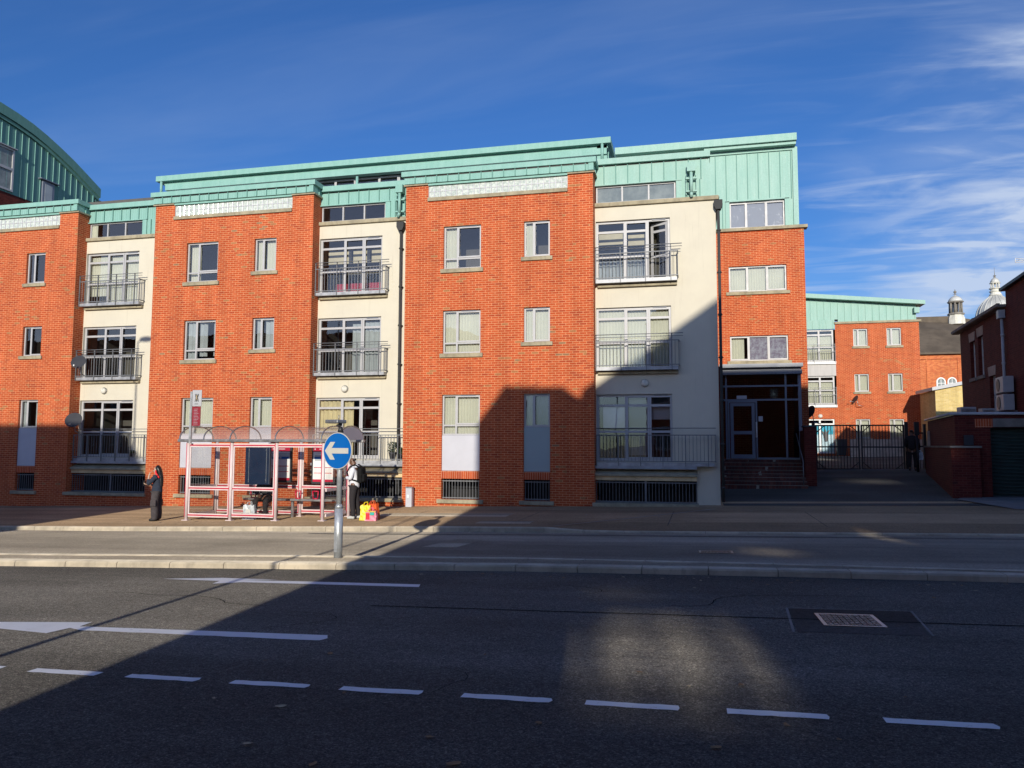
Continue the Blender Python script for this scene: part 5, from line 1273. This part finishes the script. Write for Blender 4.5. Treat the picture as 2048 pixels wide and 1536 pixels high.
for (a, b, c, d) in hw_:
    w = window(HO, a, b, c, d, 0, cols=(0, 1), trans=((0, 1, (c+d)/2),), fmat='frame_white', setb=.13, fr=.055, fill=[], vent=False, sill='stone_dark', roomd=1.0)
    q = MB(); q.prism([(a-.12, d+.36), (b+.12, d+.36), (b+.03, d+.003), (a-.03, d+.003)], -.02, .02, 'y'); q.build('lintel', 'fence', w)
q = MB(); q.box(-.25, 7.16, -.25, 0, 4.93+hz, 5.02+hz); q.box(-.25, 7.16, -.3, -.2, 4.95+hz, 5.06+hz); q.build('eaves', 'stone_dark', HO)
q = MB(); q.box(7.0, 12, -.18, 6, 5.5+hz, 5.60+hz); q.build('flat_roof', 'black', HO)
q = MB(); q.tube((6.85, -.09, 1.25+hz), (6.85, -.09, 4.55+hz), .05, 12)
for z in (1.8, 2.9, 3.9): q.tube((6.85, -.09, z+hz), (6.85, -.09, z+.09+hz), .062, 12)
p = q.build('downpipe', 'pipe_light', HO)
q = MB(); q.bbox(6.70, 7.0, -.22, -.01, 4.55+hz, 4.85+hz, .01); q.build('hopper', 'pipe_light', p)
AE = thing('tv_aerial', 'white television aerial above the dark brick building at the right edge', 'aerial', (11.6, 30.5, 5.6))
q = MB(); q.tube((12.1, 30.6, 5.5), (12.1, 30.6, 6.75), .018, 8); q.build('mast', 'pipe_light', AE)
q = MB(); q.path([(11.4, 30.6, 6.74), (12.3, 30.6, 6.60), (11.4, 30.6, 6.58), (11.4, 30.6, 6.74)], .012, 6); q.tube((11.4, 30.6, 6.66), (12.3, 30.6, 6.60), .012, 6)
for i in range(5): q.tube((11.5+.16*i, 30.45, 6.66-.012*i), (11.5+.16*i, 30.75, 6.66-.012*i), .006, 5)
q.build('antenna', 'frame_white', AE)

def acunit(root, x, y, z, w, d, h, face_y=-1):
    q = MB(); q.bbox(x, x+w, y, y+d, z, z+h, .02); b = q.build('casing', 'frame', root)
    q = MB(); q.lathe([(h*.40, -.004), (h*.40, -.014), (h*.36, -.016), (h*.1, -.010)], c=(x+w*.38, y, z+h/2), ax='y', n=22); q.build('fan_grille', 'blackish', root)
AC = thing('air_conditioner', 'pair of stacked outdoor air conditioning units on the shaded brick building wall', 'air conditioner', (11.58, 37.3, -1.7), R(-95.5), local=True)
acunit(AC, 7.0, -.42, 1.22+hz, .95, .33, .56); acunit(AC, 7.0, -.42, 1.84+hz, .95, .33, .56)
q = MB(); q.box(7.0, 7.95, -.1, -.02, 1.17+hz, 1.21+hz); q.build('bracket', 'grey_metal', AC)
for i, (x, y, w, d, h, lb) in enumerate(((8.95+.35, 30.2, .5, .45, .36, 'left and tallest of the grey roof units on the low outbuilding'), (9.95, 30.1, .42, .4, .30, 'middle grey box unit on the low outbuilding roof'), (10.42, 30.0, .38, .4, .19, 'right and lowest grey box unit on the low outbuilding roof'))):
    t0 = thing('roof_unit', lb, 'roof unit', (x, y, .98)); q = MB(); q.bbox(x, x+w, y, y+d, 1.02, 1.02+h, .015); q.build('casing', 'frame', t0)
    q = MB(); q.box(x+.04, x+w-.04, y-.012, y-.001, 1.02+h*.35, 1.02+h*.8); q.box(x+.03, x+.07, y+.02, y+d-.02, .981, 1.019); q.box(x+w-.07, x+w-.03, y+.02, y+d-.02, .981, 1.019); q.build('louvre', 'grey_metal', t0)

YB = thing('yellow_brick_building', 'low sunlit yellow brick building with sloping flashing beyond the courtyard', 'building', (14.5, 48, -.6))
q = MB(); q.prism([(13.50, -.8), (16.5, -.8), (16.5, 3.75), (13.50, 3.15)], 48, 51, 'y'); q.build('brick_wall', 'brick_yellow', YB)
q = MB(); q.prism([(13.3, 3.13), (16.6, 3.79), (16.6, 3.98), (13.3, 3.32)], 47.8, 51.2, 'y'); q.build('roof_edge', 'pipe_light', YB)

# ------------------------------------------------------------------ church hall, cupola and dome
CH = thing('church_hall', 'orange brick church hall with dark slate roof behind the rear flats', 'building', (24, 76, 0))
mb = MB(); mb.wall(14, 34, -1, 8.0, 72, [(20.42, 21.02, 4.3, 5.45), (21.28, 21.88, 4.3, 5.45)], .3); mb.face(((34, 72, -1), (34, 84, -1), (34, 84, 8), (34, 72, 8)))
mb.build('brick_wall', 'brick_far', CH, recal=False)
q = MB(); q.box(19.62, 19.72, 71.93, 72.0, -1, 7.4); q.box(22.05, 22.2, 71.93, 72.0, -1, 7.4); q.box(14, 34, 71.9, 72, 7.4, 7.7); q.build('pilaster', 'brick_far', CH)
q = MB(); q.face(((13.6, 71.7, 7.95), (34.4, 71.7, 7.95), (28.0, 78, 12.0-.9), (23.4, 78, 12.02), (13.6, 78, 12.02))); q.face(((34.4, 71.7, 7.95), (34.4, 84.3, 7.95), (23.4, 78, 12.02), (28.0, 78, 11.1)))
q.box(13.6, 34.4, 71.6, 71.8, 7.80, 7.95); q.build('roof', 'slate', CH)
for cx_ in (20.72, 21.58):
    q = MB(); n = 10
    for k in range(n):
        a0, a1 = math.pi*k/n, math.pi*(k+1)/n
        P = [(cx_+math.cos(a)*r_, 5.45+math.sin(a)*r_*1.05) for a, r_ in ((a0, .27), (a1, .27), (a1, .36), (a0, .36))]; q.prism(P, 71.92, 71.99, 'y')
    for s_ in (-.315, .315): q.box(cx_+s_-.045, cx_+s_+.045, 71.92, 71.99, 4.3, 5.45)
    for x in (cx_-.02,): q.box(x, x+.04, 71.94, 71.98, 4.3, 5.7)
    for z in (4.8, 5.3): q.box(cx_-.27, cx_+.27, 71.945, 71.975, z, z+.04)
    w = q.build('arched_window', 'frame_white', CH)
    q = MB(); q.prism([(cx_-.28, 4.3), (cx_+.28, 4.3), (cx_+.28, 5.45), (cx_+.2, 5.65), (cx_, 5.73), (cx_-.2, 5.65), (cx_-.28, 5.45)], 71.985, 72.02, 'y'); q.build('glass', 'frost', w)
def octo(q, c, prof, n=8, rot=0):
    rings = []
    for r_, z in prof: rings.append([q.bm.verts.new((c[0]+r_*math.cos(2*math.pi*i/n+rot), c[1]+r_*math.sin(2*math.pi*i/n+rot), z)) for i in range(n)])
    for A, B in zip(rings, rings[1:]):
        for i in range(n): q.bm.faces.new((A[i], A[(i+1) % n], B[(i+1) % n], B[i]))
    q.bm.faces.new(rings[0]); q.bm.faces.new(rings[-1])
cu = (23.95, 78)
CU = thing('cupola', 'small domed ventilator cupola with white base on the slate hall roof', 'cupola', (cu[0], cu[1], 11.5))
q = MB(); octo(q, cu, [(.75, 11.2), (.72, 11.75), (.60, 12.10)], 8, .39); q.build('base', 'stone_white', CU)
q = MB(); octo(q, cu, [(.72, 12.10), (.70, 12.24), (.56, 12.24), (.56, 12.30)], 8, .39); octo(q, cu, [(.55, 13.18), (.66, 13.24), (.70, 13.34)], 8, .39)
for i in range(8):
    a = 2*math.pi*i/8+.39; q.tube((cu[0]+.50*math.cos(a), cu[1]+.50*math.sin(a), 12.3), (cu[0]+.48*math.cos(a), cu[1]+.48*math.sin(a), 13.2), .085, 8)
q.tube((cu[0], cu[1], 12.3), (cu[0], cu[1], 13.2), .22, 8); q.build('lantern', 'stone_dark', CU)
q = MB(); q.lathe([(.62, 13.34), (.58, 13.5), (.46, 13.68), (.28, 13.82), (.1, 13.9), (.04, 14.0)], c=(cu[0], cu[1], 0), n=18); q.build('dome', 'lead_dome', CU)
q = MB(); q.tube((cu[0], cu[1], 13.95), (cu[0], cu[1], 14.15), .05, 8); q.ball((cu[0], cu[1], 14.25), .13, .13, .13); q.box(cu[0]-.18, cu[0]+.18, cu[1]-.02, cu[1]+.02, 14.03, 14.07); q.tube((cu[0], cu[1], 14.3), (cu[0], cu[1], 14.5), .03, 6); q.build('finial', 'stone_dark', CU)
dc = (33.25, 95)
DM = thing('domed_church', 'distant lead domed church with stone lantern and spike behind the dark brick building', 'church', (dc[0], dc[1], 0))
q = MB(); octo(q, dc, [(2.35, 8), (2.35, 14.0), (2.5, 14.1), (2.5, 14.3), (2.2, 14.35)], 24); q.build('drum', 'stone_dark', DM)
prof = [(2.02, 14.35), (1.98, 14.7), (1.86, 15.15), (1.64, 15.6), (1.36, 16.0), (1.02, 16.35), (.70, 16.62), (.52, 16.80)]
q = MB(); q.lathe(prof, c=(dc[0], dc[1], 0), n=40); DO = q.build('dome', 'lead_dome', DM)
q = MB()
for i in range(20):
    a = 2*math.pi*i/20
    for (ra, za), (rb, zb2) in zip(prof, prof[1:]): q.tube((dc[0]+ra*math.cos(a), dc[1]+ra*math.sin(a), za), (dc[0]+rb*math.cos(a), dc[1]+rb*math.sin(a), zb2), .05, 6, cap=False)
q.build('dome_ribs', 'lead_dome', DO)
q = MB(); octo(q, dc, [(.66, 16.78), (.58, 16.95), (.50, 17.0), (.50, 17.15), (.60, 17.2), (.60, 17.28), (.46, 17.3), (.46, 17.5), (.62, 17.55), (.60, 17.62), (.42, 17.64)], 16)
for i in range(8):
    a = 2*math.pi*i/8; q.tube((dc[0]+.40*math.cos(a), dc[1]+.40*math.sin(a), 17.6), (dc[0]+.40*math.cos(a), dc[1]+.40*math.sin(a), 18.15), .07, 8)
octo(q, dc, [(.44, 18.12), (.54, 18.16), (.54, 18.24)], 16); q.build('lantern', 'stone_white', DM)
q = MB(); q.lathe([(.47, 18.24), (.44, 18.42), (.34, 18.62), (.18, 18.76), (.07, 18.84)], c=(dc[0], dc[1], 0), n=18); q.build('lantern_cap', 'lead_dome', DM)
q = MB(); q.tube((dc[0], dc[1], 18.8), (dc[0], dc[1], 19.0), .14, 8, r1=.05); q.tube((dc[0], dc[1], 19.0), (dc[0], dc[1], 20.0), .035, 6, r1=.012); q.tube((dc[0], dc[1], 19.0), (dc[0], dc[1], 19.06), .16, 10); q.build('spike', 'stone_dark', DM)

# ------------------------------------------------------------------ curved copper roofed block on the left
CB = thing('curved_roof_building', 'taller block at the left edge with curved green copper roof and gable', 'building', (-38, 36, 9))
XW = -35.4
def ctop(Y): return 17.86-.047*max(0, Y-31.6)**1.87*.95-.05*(Y-32)
def top_c(Y): return interp([(20, 18.1), (28, 18.05), (30.5, 17.97), (32.07, 17.86), (33.65, 17.66), (35.37, 17.18), (37.23, 16.45), (39.1, 15.55), (39.6, 15.3)], Y)
q = MB(); Y = 38.7
st_ = .43
ys_ = []
while Y > 24: ys_.append(Y); Y -= st_
for a, b in zip(ys_[1:], ys_): q.prism([(a, 13.3), (b, 13.3), (b, top_c(b)-.75), (a, top_c(a)-.75)], XW-.1, XW, 'x')
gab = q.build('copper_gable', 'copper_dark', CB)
q = MB()
for a in ys_: q.box(XW+.001, XW+.032, a-.009, a+.009, 13.3, top_c(a)-.76)
q.build('standing_seams', 'copper', gab)
q = MB()
yy = [24, 26, 28, 30, 31, 32, 33, 34, 35, 36, 37, 38, 39.1]
for a, b in zip(yy, yy[1:]):
    q.prism([(a, top_c(a)), (b, top_c(b)), (b, top_c(b)-.55), (a, top_c(a)-.55)], XW-8, XW+.22, 'x')
    q.prism([(a, top_c(a)-.56), (b, top_c(b)-.56), (b, top_c(b)-.74), (a, top_c(a)-.74)], XW-8, XW+.12, 'x')
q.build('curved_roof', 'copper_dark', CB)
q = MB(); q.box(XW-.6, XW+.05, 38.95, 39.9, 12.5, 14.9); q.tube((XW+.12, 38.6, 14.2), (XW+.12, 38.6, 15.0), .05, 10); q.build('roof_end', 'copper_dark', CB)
q = MB(); q.box(XW-8, XW-.02, 24, 39.4, -2, 13.29); q.build('brick_wall', 'brick_dark', CB)
def sidewin(y0, y1, z0, z1, zm=None):
    q = MB()
    for a, b, c, d in ((y0, y1, z0, z0+.1), (y0, y1, z1-.1, z1), (y0, y0+.1, z0+.1, z1-.1), (y1-.1, y1, z0+.1, z1-.1)): q.box(XW+.002, XW+.09, a, b, c, d)
    if zm: q.box(XW+.002, XW+.09, y0+.1, y1-.1, zm-.07, zm+.07)
    q.box(XW, XW+.20, y0-.08, y1+.08, z1+.002, z1+.05)
    w = q.build('window', 'frame', CB)
    q = MB(); q.box(XW+.005, XW+.03, y0+.1, y1-.1, z0+.1, z1-.1); q.build('glass', 'frost', w)
sidewin(30.5, 33.05, 13.40, 15.72, 14.6)
q = MB(); q.box(XW+.002, XW+.1, 34.95, 35.75, 13.3, 14.72); q.box(XW, XW+.25, 34.7, 36.0, 14.73, 14.78); w = q.build('window', 'frame_dark', CB)
q = MB(); q.box(XW+.101, XW+.11, 35.1, 35.6, 13.4, 14.55); q.build('glass', 'curtain_grey', w)

# ------------------------------------------------------------------ the other side of the street (outside the frame; casts the shade)
tz = math.tan(SUN_AZ); te = math.tan(SUN_EL)/math.cos(SUN_AZ)
def occluder(name, label, sil, Yo, depth, mat='brick'):
    """sil: silhouette as it falls on the facade line Y=24.3 (x, z); the block stands at Yo and runs back along the sun's direction"""
    P = [(x+(24.3-Yo)*tz, z+(24.3-Yo)*te) for x, z in sil]
    mb = MB(); a = [mb.bm.verts.new((x, Yo, z)) for x, z in P]; b = [mb.bm.verts.new((x+depth*tz, Yo-depth, z)) for x, z in P]
    n = len(P); mb.bm.faces.new(a); mb.bm.faces.new(b[::-1])
    for i in range(n): mb.bm.faces.new((a[i], b[i], b[(i+1) % n], a[(i+1) % n]))
    cx_ = sum(p[0] for p in P)/n; r = thing(name, label, 'building', (cx_, Yo, -1.5))
    w = mb.build('brick_wall', mat, r)
    return r, P
r1_, P1_ = occluder('street_building', 'brick building opposite the flats on the right, low front range', [(-6.95, -12), (-6.90, .66), (-5.96, 1.9), (-4.0, 1.84), (-3.62, 1.55), (-3.35, 1.5), (-3.35, -12)], -4.5, 9)
Yo = -5.5; dx_ = (24.3-Yo)*tz; dz_ = (24.3-Yo)*te
zl = 4.6
def bump_(v, c, w): return math.exp(-((v-c)/w)**2)
def main_f(u, v):      # u across the patch, v along it (0 near the viewer, 1 towards the flats)
    lean = (v-.5)*.10
    return (.72*bump_(u-lean, .36, .11)+.90*bump_(u-lean, .60, .12)+.46*bump_(u-lean, .84, .08)+.30*bump_(u+lean*1.6, .10, .07))*bump_(v, .50, .34)
# added openings imitating window reflections: centre x, centre y, width, length, columns, transmission
spots = [(-.30, 6.5, 2.0, 3.6, 26, main_f), (-4.70, 15.4, .9, 2.0, 12, lambda u, v: .40*bump_(u, .5, .3)*bump_(v, .5, .3)), (1.30, 14.2, 1.6, 2.0, 16, lambda u, v: .30*bump_(u, .5, .3)*bump_(v, .5, .3)), (3.75, 17.4, .7, 3.6, 10, lambda u, v: .34*bump_(u, .5-.2*(v-.5), .25)*bump_(v, .5, .3)), (6.5, 31.0, 2.4, 2.2, 16, lambda u, v: .55*bump_(u, .5, .35)*bump_(v, .5, .4)), (-.9, 9.3, 1.8, 1.6, 14, lambda u, v: .12*bump_(u, .5, .3)*bump_(v, .5, .35))]
ops = []
for X_, Y_, w_, l_, n_, f_ in spots:
    xo = X_+(Y_-Yo)*tz; zo = (zroad(X_, Y_) if Y_ < 18 else zpave(X_, Y_))+(Y_-Yo)*te; ops.append((xo-w_/2, xo+w_/2, zo-l_*te/2, zo+l_*te/2, n_, f_))
mb = MB(); xl, xr = -3.40+dx_, 40+dx_; zlow, zcut = -4, 9.4
mb.wall(xl, xr, zlow, zcut, Yo, [o[:4] for o in ops], .05)
mb.prism([(xl, zcut), (xr, zcut), (xr, 4.85+dz_), (.95+dx_, 4.78+dz_), (xl, 1.75+dz_)], Yo, Yo-.3, 'y')
r2_ = thing('street_building', 'taller brick building opposite the flats with sloping roof line and added openings for light patches', 'building', (10, Yo, -1.5))
mb.build('brick_wall', 'brick', r2_, recal=False)
for a_, b_, c_, d_2, nc, f_ in ops:
    q = MB(); rows_ = max(6, int((d_2-c_)/.045)); p_ = (d_2-c_)/rows_; cw = (b_-a_)/nc
    for j in range(nc):
        for i in range(rows_):
            t_ = min(.95, f_((j+.5)/nc, (i+.5)/rows_)*random.uniform(.7, 1.3))
            q.box(a_+cw*j-.0005, a_+cw*(j+1)+.0005, Yo+.004, Yo+.008, c_+p_*i, c_+p_*(i+1-t_))
    q.build('louvre', 'grey_metal', r2_)  # unseen slats added, graded to throw soft light patches on the road
r3_, P3_ = occluder('street_building', 'brick building opposite the flats on the left', [(-60, -12), (-60, .72), (-20.8, .70), (-18.55, -2.3), (-18.55, -12)], -5, 9)
for rt, Pn, x0, x1, zt, Yo in ((r1_, 0, -2.6, .2, 8.5, -4.5), (r2_, 0, 9, 30, 10.5, -5.5), (r3_, 0, -50, -17, 7.6, -5)):
    x = x0
    while x < x1-1.2:
        for z in (-.2, 2.8, 5.8):
            if z+1.6 < zt:
                q = MB(); q.box(x, x+1.1, Yo+.002, Yo+.05, z, z+1.5); q.box(x-.06, x+1.16, Yo+.001, Yo+.09, z-.1, z-.01); wn_ = q.build('window', 'frame_white', rt)
                q = MB(); q.box(x+.07, x+1.03, Yo+.051, Yo+.06, z+.07, z+1.43); q.build('glass', 'frost', wn_)
        x += 2.7

def lamp_post(loc, h, label, arm=.6, head=True):
    t0 = thing('street_lamp', label, 'street lamp', loc, local=True)
    q = MB(); q.tube((0, 0, 0), (0, 0, 1.0), .055, 14); q.tube((0, 0, 1.0), (0, 0, h), .045, 12, r1=.03); q.build('pole', 'steel', t0, origin=(0, 0, 0))
    if head:
        q = MB(); q.tube((0, 0, h-.02), (arm*.6, 0, h+.05), .025, 8); q.ball((arm*.7, 0, h+.08), .30, .14, .10); q.build('lamp_head', 'grey_metal', t0, origin=(0, 0, 0))
    return t0
lamp_post((-5.45-.0, -.6, -1.45), 5.2, 'slim grey post on the near pavement left of the viewpoint', head=False).location.x = -5.59+.0-(5.35+.6)*(-tz)
Lp = 13.1; lz = 3.88+Lp*te; zb = zroad(-18.2, 11.7)+.08
lamp_post((-20.35+Lp*tz, 24.8-Lp, zb), lz-zb-.05, 'street lamp on the traffic island beyond the left edge', arm=.5)

# ------------------------------------------------------------------ fallen leaves
def leaf(x, y, s, mat, label, i):
    q = MB(); n = 7; pts = []
    for k in range(n):
        a = 2*math.pi*k/n; rr_ = s*(.55+.45*random.random()); pts.append((math.cos(a)*rr_*1.5, math.sin(a)*rr_, .004+.006*random.random()))
    q.face(pts); o = q.build('fallen_leaf', mat, origin=(0, 0, 0), recal=False); o.location = (x, y, zroad(x, y)+.006); o.rotation_euler = (0, 0, random.uniform(0, 3))
    tag(o, label, 'leaf', 'fallen leaves on the road')
lv = [(-2.57, 4.55), (-2.3, 4.9), (-3.3, 5.6), (-3.1, 4.62), (-1.45, 4.2), (-.9, 4.55), (-2.4, 3.9), (-1.9, 3.7), (.1, 4.35), (.62, 4.0), (.75, 4.6), (.5, 4.8), (1.4, 4.1), (-.4, 5.8), (-1.2, 3.85), (.0, 9.9), (.9, 10.3), (1.9, 10.1), (2.8, 10.3), (-1.0, 10.4), (-.2, 3.72), (1.1, 3.9), (-1.65, 6.1), (2.6, 9.6), (3.2, 10.2), (-3.4, 10.2), (.3, 5.6), (-.05, 5.5), (1.3, 5.5), (-2.9, 5.9)]+[(random.uniform(-4, 4.2), 10.75+random.uniform(-.25, .12)) for _ in range(26)]
for k in range(46):
    x, y = random.uniform(-16, 6), random.uniform(18.2, 23.8); r_ = random.uniform(.018, .04)
    flat([[(x+math.cos(a*.9)*r_*(.8+.4*random.random()), y+math.sin(a*.9)*r_*1.2) for a in range(7)]], zpave, .007, 'gum_spot', 'concrete' if k % 3 else 'black')
for xx in (-15.6, -11.9, -7.9, -4.4, -.6, 2.9): ribbon([(xx, 18.45), (xx+.05, 22.4)], .018, zpave, .005, 'pavement_seam', 'drive')
from collections import Counter
def where(x, y):
    if y > 9: return 'by the island kerb, '+('left of the manhole' if x < 1 else 'right of the manhole' if x > 1.9 else 'in line with the manhole')
    if x < -2.6: return 'left of the middle of the road'
    if x > .55: return 'on the right of the near road'
    return 'near the broken white line'
for i, (x, y) in enumerate(lv):
    near = y < 7; pale = i % 3 == 0
    leaf(x, y, random.uniform(.014, .032) if near else random.uniform(.014, .034), 'leaf_pale' if pale else 'leaf', ('small pale dry leaf ' if pale else 'small brown dry leaf ')+where(x, y), i)
